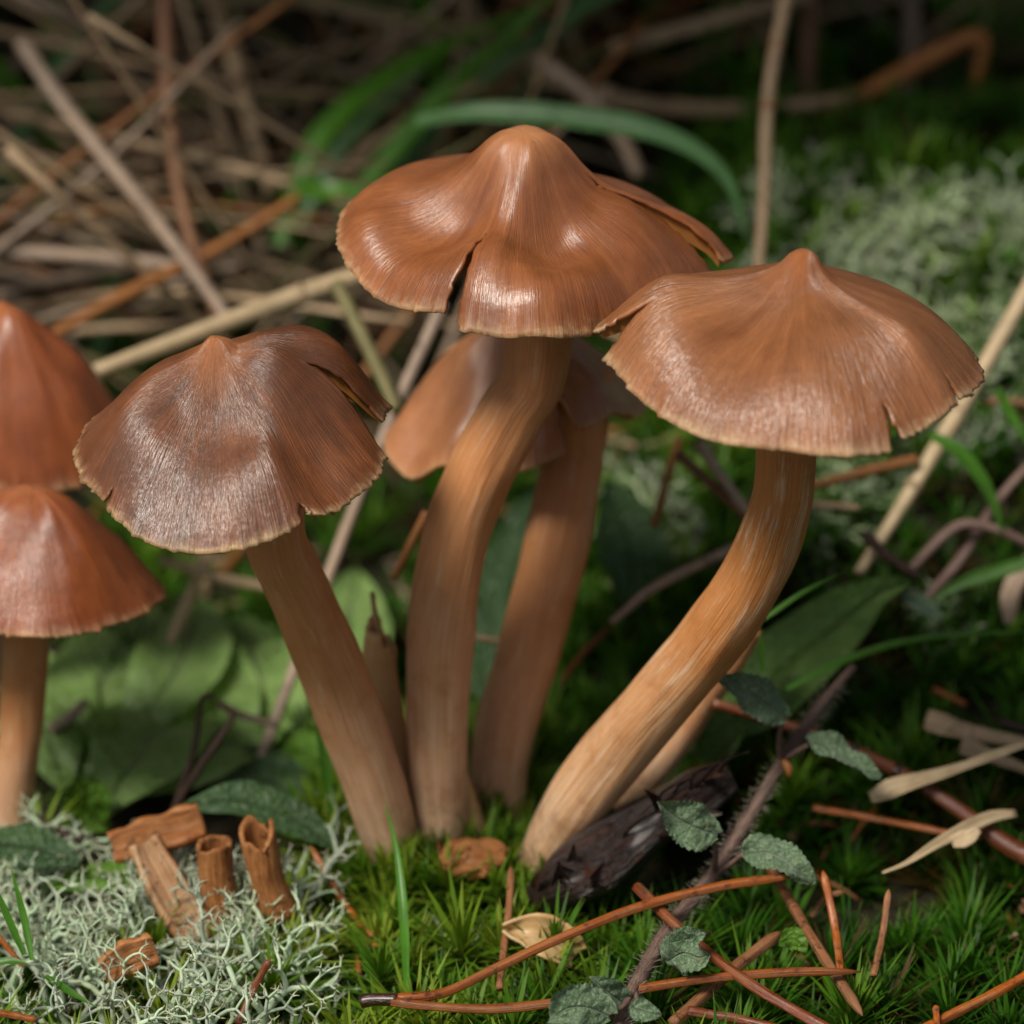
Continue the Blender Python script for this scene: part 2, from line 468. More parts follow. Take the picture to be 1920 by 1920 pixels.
M['gills'] = plain_material('orange_gills', (0.42, 0.15, 0.03), (0.52, 0.22, 0.06), 0.6, (9, 9, 2), trans=0.2)
M['stem'] = stem_material('tan_fibrous_stem', (0.62, 0.275, 0.105), (0.72, 0.44, 0.26), (0.82, 0.64, 0.48), (0.46, 0.175, 0.055))
M['stem_orange'] = stem_material('orange_fibrous_stem', (0.58, 0.235, 0.065), (0.68, 0.40, 0.20), (0.80, 0.62, 0.44), (0.36, 0.13, 0.036), 0.50, 0.6)
M['stem_pale'] = stem_material('pale_peach_stem', (0.82, 0.48, 0.22), (0.84, 0.58, 0.38), (0.80, 0.62, 0.46), (0.55, 0.28, 0.11))
M['flesh'] = plain_material('torn_orange_flesh', (0.36, 0.11, 0.022), (0.62, 0.30, 0.11), 0.58, (7, 7, 3), 1.0, 0.0005, trans=0.2, coat=0.05, speck=(0.10, 0.04, 0.015))
M['flesh_pale'] = plain_material('torn_pale_flesh', (0.50, 0.24, 0.10), (0.74, 0.50, 0.30), 0.6, (7, 7, 3), 1.0, 0.0005, trans=0.2, speck=(0.2, 0.09, 0.03))
M['shard'] = plain_material('cream_cap_shard', (0.72, 0.42, 0.14), (0.80, 0.62, 0.36), 0.45, (6, 2, 2), 0.3, 0.0001, trans=0.3, coat=0.3)
M['needle'] = plain_material('glossy_rust_needle', (0.22, 0.045, 0.006), (0.50, 0.15, 0.02), 0.34, (4, 4, 7), 0.8, 0.00015, 0.5, coat=0.25, speck=(0.06, 0.015, 0.006), vary=0.25, bands=0.7)
M['needle_dark'] = plain_material('dark_red_needle', (0.10, 0.020, 0.006), (0.26, 0.06, 0.014), 0.32, (4, 4, 7), 0.8, 0.00015, 0.5, coat=0.3, vary=0.2, bands=0.7)
M['needle_dull'] = plain_material('dull_brown_needle', (0.17, 0.06, 0.022), (0.36, 0.16, 0.07), 0.5, (4, 4, 7), 0.8, 0.00015, speck=(0.05, 0.02, 0.01), vary=0.2, bands=0.7)
M['sheath'] = plain_material('black_needle_sheath', (0.012, 0.006, 0.004), (0.07, 0.02, 0.01), 0.25, (3, 3, 9), 0.7, 0.0002, 0.6, coat=0.6)
M['straw'] = plain_material('pale_straw', (0.46, 0.33, 0.18), (0.66, 0.52, 0.33), 0.5, (4, 4, 1.5), 0.4, 0.0001, vary=0.2)
M['straw_tan'] = plain_material('tan_dry_grass', (0.30, 0.20, 0.115), (0.50, 0.37, 0.23), 0.6, (4, 4, 2), 0.4, 0.0001, vary=0.35, bands=0.7)
M['straw_grey'] = plain_material('grey_dry_stalk', (0.21, 0.15, 0.11), (0.38, 0.29, 0.22), 0.6, (4, 4, 2), 0.4, 0.0001, vary=0.35, bands=0.7)
M['straw_olive'] = plain_material('olive_dry_grass', (0.17, 0.145, 0.05), (0.27, 0.24, 0.10), 0.6, (4, 4, 2), 0.4, 0.0001, vary=0.3)
M['stalk_brown'] = plain_material('brown_dead_stalk', (0.13, 0.055, 0.025), (0.24, 0.11, 0.055), 0.55, (4, 4, 2), 0.4, 0.0001, vary=0.3, bands=0.7)
M['stalk_orange'] = plain_material('orange_dead_stalk', (0.24, 0.085, 0.02), (0.36, 0.15, 0.04), 0.5, (4, 4, 2), 0.4, 0.0001, vary=0.2)
M['grass'] = plain_material('fresh_green_blade', (0.055, 0.19, 0.012), (0.10, 0.26, 0.022), 0.4, (2, 1, 2), 0.3, 0.00006, 0.5, trans=0.35, tcol=(1.4, 1.3, 0.5), vary=0.2)
M['grass_blue'] = plain_material('bluish_green_blade', (0.08, 0.20, 0.06), (0.14, 0.29, 0.12), 0.4, (2, 1, 2), 0.3, 0.00006, 0.5, trans=0.3, tcol=(1.2, 1.3, 0.6), vary=0.2)
M['leaf_bright'] = leaf_material('bright_rosette_leaf', (0.24, 0.43, 0.09), (0.36, 0.55, 0.17), (0.52, 0.64, 0.34), 0.35, 0.3, 0.3, 8, (0.4, 0.5, 0.35), 0.7)
M['leaf_lime'] = leaf_material('lime_leaf', (0.11, 0.26, 0.02), (0.16, 0.33, 0.035), (0.2, 0.36, 0.06), 0.4, 0.0, 0.35, 7)
M['leaf_dark'] = leaf_material('dark_green_leaf', (0.02, 0.065, 0.012), (0.04, 0.10, 0.02), (0.07, 0.14, 0.04), 0.45, 0.15, 0.2, 9)
M['leaf_hairy'] = leaf_material('hairy_green_leaf', (0.07, 0.16, 0.02), (0.12, 0.23, 0.035), (0.16, 0.27, 0.06), 0.5, 0.35, 0.2, 10, (0.22, 0.32, 0.14))
M['leaf_grey'] = leaf_material('grey_green_downy_leaf', (0.065, 0.13, 0.055), (0.11, 0.19, 0.085), (0.17, 0.25, 0.13), 0.5, 0.7, 0.15, 7, (0.38, 0.46, 0.34))
M['runner'] = plain_material('purple_grey_runner', (0.10, 0.045, 0.045), (0.24, 0.17, 0.125), 0.6, (3, 3, 8), 0.5, 0.0002, vary=0.1)
M['hair'] = plain_material('pale_plant_hair', (0.30, 0.27, 0.2), (0.4, 0.36, 0.28), 0.5)
M['rot'] = plain_material('wet_black_wood', (0.008, 0.004, 0.003), (0.06, 0.018, 0.010), 0.36, (5, 5, 5), 1.0, 0.0012, 0.4, coat=0.15, lo=0.4, hi=0.8)
M['bark'] = plain_material('dark_brown_flake', (0.03, 0.012, 0.008), (0.09, 0.035, 0.02), 0.4, (5, 5, 4), 0.8, 0.0006, 0.4, coat=0.15)
M['twig'] = plain_material('dark_twig', (0.025, 0.014, 0.01), (0.09, 0.045, 0.03), 0.5, (4, 4, 9), 0.6, 0.0003)
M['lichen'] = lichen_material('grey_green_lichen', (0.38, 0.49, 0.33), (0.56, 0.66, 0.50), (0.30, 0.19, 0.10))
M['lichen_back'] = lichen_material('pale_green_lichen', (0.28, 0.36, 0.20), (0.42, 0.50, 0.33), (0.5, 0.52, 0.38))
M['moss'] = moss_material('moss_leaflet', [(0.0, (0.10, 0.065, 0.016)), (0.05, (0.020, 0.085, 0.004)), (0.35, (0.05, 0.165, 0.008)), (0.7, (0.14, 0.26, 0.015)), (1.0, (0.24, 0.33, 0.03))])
M['soil'] = soil_material()

# ------------------------------------------------------------------ ground
def axis(lo, hi, step, far):
    a = list(np.arange(lo, hi + 1, step)); d = step * 2.0
    while a[-1] < far: a.append(a[-1] + d); a.insert(0, a[0] - d); d *= 1.6
    return np.array(a)
gx = axis(-2400, 2800, 40, 2.5e6); gy = axis(-1600, 4400, 40, 2.5e6)
XX, YY = np.meshgrid(gx, gy)
ZZ = height(XX, YY)
nx, ny = len(gx), len(gy)
ii = np.arange((ny - 1) * nx).reshape(ny - 1, nx)[:, :-1].ravel()
gf = np.stack([ii, ii + 1, ii + nx + 1, ii + nx], 1)
g = obj('ground', (np.stack([XX.ravel(), YY.ravel(), ZZ.ravel()], 1), gf), M['soil'], np.zeros(3))
g['kind'] = 'structure'

# ------------------------------------------------------------------ young fir added out of view so its boughs shade the ground behind
def fir():
    base = on(3700, 5200)
    t = thing('added_shade_fir', base, 'added unseen young fir whose low boughs shade the ground behind the mushrooms', 'tree')
    top = base + np.array([0, 0, 11000.0])
    obj('trunk', tube(spline([base - np.array([0, 0, 100]), base + np.array([60, 0, 5000]), top], 20), [420, 330, 150], 16, 1, 0.05, 1.0), M['twig'], base, t)
    ends = [(-4200, 1500), (-4500, 2500), (-4300, 3600), (-3900, 4800), (-1400, 1250), (900, 1150), (-2400, 6400), (-700, 2600), (-3200, 7600), (2600, 1300), (500, 6800), (-5200, 3000), (6000, 2000), (6500, 4500), (-3000, 2000), (-2200, 3200), (-5000, 800), (-2600, 900), (-600, 800), (1200, 850), (100, 1900), (1800, 2500), (-3600, 5800), (5200, 900)]
    g = np.random.default_rng(15)
    for k, (ex, ey) in enumerate(ends):
        p0 = base + np.array([0, 0, 2700 + 330 * (k % 6)])
        p1 = np.array([ex, ey, 2050 + 170 * (k % 5)], float)
        C = spline([p0, (p0 + p1) / 2 + np.array([0, 0, 350]), p1], 40)
        b_ = obj('shade_bough', tube(C, [70, 40, 12], 8), M['twig'], base, t)
        T = np.gradient(C, axis=0); T /= np.linalg.norm(T, axis=1)[:, None]
        pts, dirs, tw = [], [], []
        for i in range(4, 40):
            for sg in (-1, 1):
                side = np.cross(T[i], [0, 0, 1.0]) * sg
                d = side * 0.85 + T[i] * 0.5 + np.array([0, 0, -0.12]); d /= np.linalg.norm(d)
                L = 1050 * (1 - 0.6 * i / 40) * g.uniform(0.7, 1.1)
                q = np.linspace(0, 1, int(L / 6))[:, None]
                tw.append(tube(np.array([C[i], C[i] + d * L * .5, C[i] + d * L]), [9, 7, 4], 4))
                pts.append(C[i] + d * L * q); dirs.append(np.repeat(d[None], len(q), 0))
        obj('twigs', join(tw), M['twig'], base, t)['kind'] = 'stuff'
        p = np.vstack(pts); d = np.vstack(dirs); n = len(p)
        r = g.normal(0, 1, (n, 3)); r -= d * (r * d).sum(1)[:, None]; r /= np.linalg.norm(r, axis=1)[:, None]; r[:, 2] *= 0.5
        nd = d * 0.6 + r * 0.8; ln = g.uniform(170, 270, n)[:, None]
        w_ = np.cross(nd, g.normal(0, 1, (n, 3))); w_ /= np.linalg.norm(w_, axis=1)[:, None]; w_ *= 13
        V = np.stack([p - w_, p + w_, p + nd * ln + w_ * .7, p + nd * ln - w_ * .7], 1).reshape(-1, 3)
        F = np.arange(n * 4).reshape(-1, 4)
        obj('needles', (V, F, np.tile([[0, 0.1, 0.5]], (n * 4, 1))), M['moss'], base, t)['kind'] = 'stuff'
fir()

# ------------------------------------------------------------------ mushrooms
STEMS = []      # (x, y, radius) footprints kept free of moss

def cap_geo(apex, rim, prof, bumps=(), splits=(), N=260, K=40, seed=0.0, jag=3.5, noise=5.0):
    P = np.array([pt(*r) for r in rim])
    P4 = np.vstack([P[-2:], P, P[:3]])
    d = np.concatenate([[0], np.cumsum(np.linalg.norm(np.diff(P4, axis=0), axis=1) ** 0.75)])
    s0, s1 = d[2], d[2 + len(P)]
    rimc = []
    for s in np.linspace(s0, s1, N, endpoint=False):
        i = min(max(np.searchsorted(d, s, 'right') - 1, 1), len(P4) - 3)
        u = (s - d[i]) / (d[i + 1] - d[i])
        a, b, c, e = P4[i - 1], P4[i], P4[i + 1], P4[i + 2]
        rimc.append(0.5 * ((2 * b) + (c - a) * u + (2 * a - 5 * b + 4 * c - e) * u * u + (-a + 3 * b - 3 * c + e) * u ** 3))
    rimc = np.array(rimc)
    A = np.asarray(apex, float)
    th = np.unwrap(np.arctan2(rimc[:, 1] - A[1], rimc[:, 0] - A[0]))
    t = np.concatenate([np.linspace(0, 0.3, 13)[1:], np.linspace(0.3, 0.9, 17)[1:], np.linspace(0.9, 1.0, 8)[1:]])
    K = len(t)
    pt_, pg = zip(*prof)
    pc = spline(np.stack([np.array(pt_), np.array(pg), 0 * np.array(pt_)], 1), 200)
    gt = np.interp(t, pc[:, 0], pc[:, 1])
    cols = list(range(N)); side = [0] * N
    ks = []
    for sp in splits:
        tgt = pt(sp['at'][0], sp['at'][1], sp['at'][2])
        ks.append(int(np.argmin(np.linalg.norm(rimc - tgt, axis=1))))
    Rad = np.linalg.norm(rimc[:, :2] - A[:2], axis=1).mean()
    G = np.zeros((K, N, 3))
    for i in range(K):
        ti = t[i]
        xy = A[:2] + (rimc[:, :2] - A[:2]) * ti
        z = A[2] + (rimc[:, 2] - A[2]) * gt[i]
        nz = noise * sn(np.cos(th) * 2.2 + ti * 2, np.sin(th) * 2.2 + ti * 3, seed) * min(1, ti * 2.5) * (1 - 0.5 * ti)
        nz = nz + noise * 0.35 * sn(np.cos(th) * 7, np.sin(th) * 7 + ti * 2, seed + 3) * ti
        z = z + nz
        G[i, :, :2] = xy; G[i, :, 2] = z
    for (bx, by, brad, bz) in bumps:          # pixel place, radius, depth: a dent or a swelling
        c = None; best = 1e9
        for i in range(K):
            dd = G[i] - CAM
            pxs = 960 + DIST * (dd @ RGT) / (dd @ FWD); pys = 960 - DIST * (dd @ UPV) / (dd @ FWD)
            q = (pxs - bx) ** 2 + (pys - by) ** 2 + np.where(G[i, :, 1] > A[1] + 60, 1e4, 0)
            j = int(np.argmin(q))
            if q[j] < best: best = q[j]; c = G[i, j].copy()
        rr = np.linalg.norm(G[:, :, :2] - c[:2], axis=2)
        G[:, :, 2] += bz * np.exp(-(rr / brad) ** 2) * np.minimum(1, t * 4)[:, None]
    # ragged margin
    out = rimc - A; out[:, 2] = 0; out /= np.linalg.norm(out, axis=1)[:, None]
    jn = jag * (0.6 * sn(th * 31, th * 17, seed) + 0.5 * sn(th * 67, th * 41, seed + 1) + RNG.normal(0, 0.35, N))
    for i in range(K):
        G[i] += out * (jn * sstep(0.9, 1.0, t[i]))[:, None]
        G[i, :, 2] -= np.abs(jn) * 0.4 * sstep(0.9, 1.0, t[i])
    # index map, with the columns at a split doubled
    V = [A]; U = [(0, 0, 0)]
    idL = np.zeros((K, N), int); idR = np.zeros((K, N), int)
    tang = np.roll(rimc, -1, 0) - np.roll(rimc, 1, 0); tang /= np.linalg.norm(tang, axis=1)[:, None]
    off = np.zeros((K, N, 3)); offL = {}
    for sp, k in zip(splits, ks):
        dec = sp.get('dec', 14)
        for i in range(K):
            q = max(0.0, (t[i] - sp['t0']) / (1 - sp['t0']))
            if q <= 0: continue
            ragR, ragL = RNG.normal(0, 2.6), RNG.normal(0, 2.6)
            for j in range(-60, 61):
                wgt = math.exp(-abs(j) / dec)
                kk = (k + j) % N
                oR = tang[k] * sp['gap'] * 0.5 * q ** sp.get('pw', 1.5) * wgt + np.array([0, 0, sp.get('zr', 0) * q ** 1.2 * wgt])
                oL = -tang[k] * sp['gap'] * 0.5 * q ** sp.get('pw', 1.5) * wgt + np.array([0, 0, sp.get('zl', 0) * q ** 1.2 * wgt])
                if abs(j) < 3:
                    oR = oR + tang[k] * ragR * math.exp(-abs(j)); oL = oL + tang[k] * ragL * math.exp(-abs(j))
                if j > 0: off[i, kk] += oR
                elif j < 0: off[i, kk] += oL
                else:
                    off[i, kk] += oR; offL[(i, kk)] = oL - oR
    G = G + off
    for i in range(K):
        for j in range(N):
            idR[i, j] = idL[i, j] = len(V); V.append(G[i, j]); U.append((math.cos(th[j]), math.sin(th[j]), t[i]))
            if (i, j) in offL:
                idL[i, j] = len(V); V.append(G[i, j] + offL[(i, j)]); U.append((math.cos(th[j]), math.sin(th[j]), t[i]))
    F = []
    for j in range(N):
        j2 = (j + 1) % N
        F.append((0, idR[0, j], idL[0, j2]))
        for i in range(K - 1):
            F.append((idR[i, j], idR[i + 1, j], idL[i + 1, j2], idL[i, j2]))
    # gills: thin sheets hanging under the cap
    gv, gfc, gu = [], [], []
    rows = [i for i in range(K) if 0.14 < t[i] < 0.975]
    for j in range(0, N, 3):
        if any(abs(((j - k + N // 2) % N) - N // 2) < 2 for k in ks): continue
        b0 = len(gv)
        for i in rows:
            p = G[i, j]; dep = 6 + 34 * math.sin(math.pi * min(1, (1 - t[i]) * 0.9 + 0.03)) ** 0.8
            n0 = np.array([-out[j][0] * 0.3, -out[j][1] * 0.3, -1.0])
            gv += [p + n0 * 7, p + n0 * (7 + dep)]
            gu += [(math.cos(th[j]), math.sin(th[j]), t[i]), (math.cos(th[j]), math.sin(th[j]), t[i] + .1)]
        for q in range(len(rows) - 1):
            a = b0 + 2 * q
            gfc.append((a, a + 1, a + 3, a + 2))
    return (np.array(V), F, np.array(U)), (np.array(gv), gfc, np.array(gu))

def ridged(geo, C, ns, seed):
    """fine raised fibres, shallow flats and scuffs along a stem"""
    v, f, u = geo
    n = len(C); c = np.repeat(C, ns, 0); L = np.repeat(np.linspace(0, n * 18, n), ns)
    a = np.arctan2(u[:, 1], u[:, 0]) + L / 900.0
    d = v - c; r = np.linalg.norm(d, axis=1)
    k = 0.012 * sn(a * 9, L / 210, seed) + 0.010 * sn(a * 17, L / 120, seed + 2) + 0.022 * sn(a * 2, L / 120, seed + 5) + 0.014 * sn(a * 4, L / 55, seed + 7)
    return c + d * (1 + k)[:, None], f, u

def mushroom(label, apex, rim, prof, stem, capm, stemm, bumps=(), splits=(), seed=0.0, jag=3.5, noise=5.0, group='brown mushrooms of the cluster'):
    C = np.array([pt(a, b, y) for a, b, y, r in stem])
    base = np.array([C[0][0], C[0][1], float(height(C[0][0], C[0][1]))])
    t = thing('mushroom', base, label, 'mushroom', group)
    A = pt(*apex)
    cg, gg = cap_geo(A, rim, prof, bumps, splits, seed=seed, jag=jag, noise=noise)
    c = obj('cap', cg, capm, base, t); solid(c, 7)
    obj('gills', gg, M['gills'], base, t)
    rad = [s[3] for s in stem]
    low = C[0] + (C[0] - C[1]) / np.linalg.norm(C[0] - C[1]) * 130
    low[2] = min(low[2], base[2] - 25)
    top = np.array([C[-1][0] + 0.4 * (C[-1][0] - C[-2][0]), A[1] * 0.3 + C[-1][1] * 0.7, A[2] - 0.42 * (A[2] - np.mean([pt(*r)[2] for r in rim])) - 25])
    Q = np.vstack([low, C, top]); Rr = [rad[0] * 0.95] + rad + [rad[-1] * 1.15]
    L = np.concatenate([[0], np.cumsum(np.linalg.norm(np.diff(Q, axis=0), axis=1))])
    n = 70
    Cs = spline(Q, n)
    rs = np.interp(np.linspace(0, L[-1], n), L, Rr)
    obj('stem', ridged(tube(Cs, rs, 72, 0.95, 0.05, seed), Cs, 72, seed), stemm, base, t)
    STEMS.append((base[0], base[1], rad[0] * 1.05))
    return t

Y = -280
mushroom('brown mushroom with small pointed nipple, satin wide cap and strongly curved orange stem', (1507, 469, Y + 10),
  [(1846, 698, Y - 10), (1822, 655, Y + 70), (1772, 612, Y + 165), (1700, 585, Y + 250), (1580, 560, Y + 320), (1440, 555, Y + 325), (1310, 560, Y + 260), (1205, 580, Y + 160),
   (1140, 608, Y + 70), (1118, 640, Y + 10), (1138, 676, Y - 50), (1185, 742, Y - 140), (1255, 792, Y - 220), (1345, 828, Y - 285), (1450, 846, Y - 325), (1560, 853, Y - 335),
   (1655, 848, Y - 310), (1725, 812, Y - 250), (1790, 762, Y - 180), (1830, 728, Y - 90)],
  [(0, 0), (.035, .006), (.07, .04), (.11, .135), (.16, .215), (.22, .27), (.32, .33), (.5, .43), (.7, .57), (.86, .76), (1, 1)],
  [(1028, 1592, -90, 52), (1085, 1500, -110, 62), (1190, 1365, -140, 64), (1320, 1215, -180, 63), (1415, 1075, -215, 60), (1458, 960, -245, 57), (1474, 870, -260, 56)],
  M['cap_right'], M['stem_orange'],
  bumps=[(1415, 600, 65, -26), (1560, 640, 60, 12), (1260, 640, 80, 20), (1500, 720, 100, 14), (1700, 640, 70, 16), (1240, 550, 70, 28), (1370, 700, 60, -10), (1620, 720, 60, -12)],
  splits=[dict(at=(1125, 660, Y - 20), t0=0.74, gap=26, zl=26, zr=-14, dec=10), dict(at=(1683, 838, Y - 290), t0=0.83, gap=27, zl=0, zr=8, dec=8, pw=1.1), dict(at=(1802, 752, Y - 160), t0=0.89, gap=18, zl=0, zr=6, dec=6)],
  seed=1.3, jag=4.5, noise=11)

Y = 80
mushroom('tallest mushroom of the cluster with broad wavy umbonate split cap and wide straightish stem', (982, 248, Y),
  [(1376, 492, Y + 60), (1330, 452, Y + 150), (1250, 405, Y + 235), (1140, 375, Y + 310), (1000, 362, Y + 345), (870, 352, Y + 325), (760, 343, Y + 240), (672, 371, Y + 130),
   (638, 405, Y + 50), (631, 455, Y - 20), (655, 512, Y - 90), (705, 555, Y - 160), (765, 588, Y - 220), (825, 602, Y - 262), (885, 618, Y - 300), (945, 645, Y - 325), (1010, 655, Y - 330),
   (1075, 650, Y - 310), (1150, 618, Y - 250), (1240, 575, Y - 150), (1310, 535, Y - 50), (1355, 508, Y + 20)],
  [(0, 0), (.06, .005), (.12, .02), (.2, .10), (.3, .28), (.42, .44), (.58, .55), (.74, .64), (.88, .78), (1, 1)],
  [(832, 1592, 0, 56), (822, 1450, 0, 60), (820, 1300, 5, 62), (830, 1150, 15, 65), (858, 1000, 30, 66), (905, 875, 45, 66), (965, 765, 60, 63), (1005, 680, 70, 60)],
  M['cap_center'], M['stem'],
  bumps=[(770, 390, 100, -34), (1045, 440, 85, -42), (925, 480, 60, 22), (1010, 580, 90, 26), (1120, 530, 60, 20), (690, 450, 60, 18), (1180, 420, 60, 28), (850, 430, 60, -22), (960, 400, 40, 22), (1180, 560, 60, -20)],
  splits=[dict(at=(850, 606, Y - 270), t0=0.52, gap=30, zl=12, zr=-16, dec=12, pw=2.0), dict(at=(1358, 508, Y + 20), t0=0.34, gap=14, zl=-20, zr=16, dec=18, pw=1)],
  seed=2.6, jag=4, noise=15)

Y = -190
mushroom('dark wet brown mushroom with pointed conical cap leaning over a slanting stem', (403, 632, Y + 10),
  [(735, 792, Y + 70), (715, 760, Y + 160), (650, 730, Y + 240), (545, 712, Y + 290), (420, 715, Y + 290), (300, 735, Y + 235), (215, 765, Y + 150), (160, 800, Y + 60), (138, 855, Y - 20),
   (152, 905, Y - 90), (192, 945, Y - 150), (240, 985, Y - 205), (310, 1015, Y - 245), (390, 1032, Y - 265), (470, 1024, Y - 262), (530, 1000, Y - 245), (575, 968, Y - 220), (650, 935, Y - 160), (715, 886, Y - 80), (722, 840, Y - 10)],
  [(0, 0), (.035, .006), (.08, .05), (.13, .13), (.22, .22), (.36, .34), (.5, .45), (.66, .59), (.82, .77), (1, 1)],
  [(738, 1598, -50, 54), (708, 1490, -60, 60), (650, 1330, -80, 63), (595, 1190, -105, 62), (548, 1080, -135, 59), (515, 1000, -160, 56)],
  M['cap_left'], M['stem'],
  bumps=[(390, 800, 100, -34), (500, 740, 60, 26), (570, 690, 100, 80), (250, 830, 70, 30), (650, 730, 70, 46), (480, 900, 60, 22), (300, 920, 50, -18), (580, 850, 60, -20), (300, 720, 60, 20)],
  splits=[dict(at=(722, 850, Y - 30), t0=0.55, gap=34, zl=-8, zr=34, dec=14), dict(at=(572, 965, Y - 220), t0=0.92, gap=22, zl=-2, zr=8, dec=4, pw=.8), dict(at=(198, 948, Y - 155), t0=0.92, gap=16, zl=6, zr=-4, dec=5)],
  seed=4.1, jag=5, noise=15)

Y = 420
mushroom('dull brown mushroom half hidden behind the tallest stem, cap margin notched', (965, 560, Y + 10),
  [(1212, 765, Y + 10), (1195, 715, Y + 90), (1120, 680, Y + 180), (1000, 668, Y + 230), (880, 680, Y + 210), (790, 730, Y + 130), (738, 800, Y + 40), (720, 850, Y - 20), (760, 875, Y - 90), (820, 888, Y - 150),
   (880, 886, Y - 190), (950, 884, Y - 215), (1010, 872, Y - 220), (1062, 846, Y - 205), (1120, 815, Y - 160), (1170, 785, Y - 90)],
  [(0, 0), (.06, .03), (.15, .14), (.3, .3), (.5, .46), (.7, .62), (.86, .8), (1, 1)],
  [(945, 1592, 150, 50), (935, 1480, 165, 56), (948, 1370, 185, 60), (990, 1220, 230, 63), (1035, 1060, 290, 63), (1062, 930, 350, 62), (1080, 830, 390, 60)],
  M['cap_back'], M['stem'],
  bumps=[(800, 790, 55, -45), (1120, 740, 60, 20), (860, 700, 60, 30), (840, 850, 40, 25)],
  splits=[dict(at=(1075, 842, Y - 200), t0=0.62, gap=30, zl=-12, zr=30, dec=14)], seed=5.2, jag=4, noise=16)

Y = 150
mushroom('russet mushroom with low bell cap on an upright stem below a bigger cap', (62, 918, Y),
  [(312, 1118, Y), (290, 1080, Y + 90), (210, 1050, Y + 165), (60, 1035, Y + 205), (-100, 1050, Y + 165), (-200, 1090, Y + 80), (-222, 1125, Y - 10), (-190, 1160, Y - 100), (-100, 1182, Y - 180), (0, 1190, Y - 215),
   (95, 1192, Y - 215), (180, 1178, Y - 180), (262, 1150, Y - 105)],
  [(0, 0), (.06, .003), (.15, .022), (.3, .11), (.5, .31), (.7, .54), (.86, .78), (1, 1)],
  [(18, 1570, 140, 42), (30, 1450, 142, 42), (42, 1320, 145, 43), (48, 1200, 148, 44)],
  M['cap_edge'], M['stem'], bumps=[(60, 1080, 60, -14), (200, 1050, 60, 10)], seed=6.0, jag=5, noise=13)

Y = 560
mushroom('russet mushroom with tall conical cap standing behind the low bell one', (5, 574, Y),
  [(228, 775, Y), (205, 750, Y + 90), (120, 730, Y + 170), (0, 725, Y + 200), (-130, 740, Y + 150), (-215, 780, Y + 40), (-225, 830, Y - 60), (-170, 890, Y - 150), (-80, 918, Y - 195), (20, 925, Y - 200), (110, 920, Y - 180), (185, 895, Y - 130), (222, 840, Y - 60)],
  [(0, 0), (.06, .003), (.15, .025), (.3, .12), (.5, .29), (.7, .49), (.86, .74), (1, 1)],
  [(-60, 1470, 540, 44), (-50, 1250, 545, 46), (-25, 1000, 555, 47), (-10, 900, 558, 46)],
  M['cap_edge'], M['stem'], bumps=[(40, 740, 60, -16), (150, 770, 50, 10)], seed=7.0, jag=4, noise=15)
# ------------------------------------------------------------------ broken stems and torn pieces
def stub(name, label, cat, P, rad, m, ns=26, flat=0.8, jag=18, seed=0.0, group=None, hollow=True, rough=0.05, n=26):
    """torn, hollow piece of stem: wall with a ragged open end"""
    C = spline(P, n)
    v, f, u = tube(C, rad, ns, flat, rough, seed, caps=False)
    T, N, B = frames(C)
    j = np.arange(ns)
    for q in range(4):
        k = (n - 1 - q) * ns
        v[k:k + ns] += T[-1] * (jag * (1.2 * sn(j * 2 * math.pi / ns * 1.0 + seed, 0 * j + seed, seed + 2) + 0.45 * sn(j * 2 * math.pi / ns * 3.0, 0 * j, seed) + RNG.normal(0, 0.12, ns)) * (1 - q / 4))[:, None]
    o = obj(name, (v, f, u), m, C[0])
    solid(o, -9 if not hollow else 9)
    return tag(o, label, cat, group)

stub('mushroom_stub', 'torn hollow peach stem with ragged tip behind the slanting stem', 'stem stub', [pt(745, 1540, 60), pt(728, 1400, 70), pt(712, 1270, 80), pt(715, 1205, 80)], [46, 50, 46, 38], M['stem_pale'], jag=40, seed=1.0)
stub('mushroom_stub', 'narrow peeled stem strip rising beside the torn hollow stem', 'stem stub', [pt(712, 1260, 100), pt(706, 1180, 105), pt(698, 1112, 110)], [26, 17, 9], M['stem_pale'], jag=10, flat=0.45, seed=2.0)
stub('mushroom_stub', 'broken pale tan stem behind the curved orange stem', 'stem stub', [pt(1165, 1525, 20), pt(1215, 1440, 60), pt(1290, 1330, 110), pt(1370, 1215, 150), pt(1400, 1165, 160)], [46, 56, 58, 52, 44], M['stem'], jag=14, seed=3.0)
stub('mushroom_stub', 'smooth cream wedge of young stem between two thick stems', 'stem stub', [pt(893, 1640, 15), pt(880, 1560, 25), pt(866, 1480, 33), pt(852, 1400, 39)], [64, 48, 30, 10], M['stem_pale'], jag=2, flat=0.7, seed=4.0, rough=0.0)
frag = [pt(822, 1612, -150), pt(860, 1604, -150), pt(905, 1602, -150), pt(948, 1612, -150)]
o = obj('mushroom_piece', leaf(frag, 92, (0.05, -0.62, 0.78), -0.35, 0.22, 0.05, 26, 8, 9.0, [.35, .8, .7, 1, .92, 1, .8, .45]), M['flesh'], frag[0]); solid(o, 18)
tag(o, 'broken amber mushroom fragment lying at the foot of the tallest mushroom', 'mushroom piece')
stub('mushroom_stub', 'small orange torn flap poking up through moss beside the cut stem', 'stem stub', [pt(838, 1650, -110), pt(830, 1612, -108), pt(822, 1580, -106)], [22, 17, 6], M['flesh'], jag=6, flat=0.5, seed=6.0)

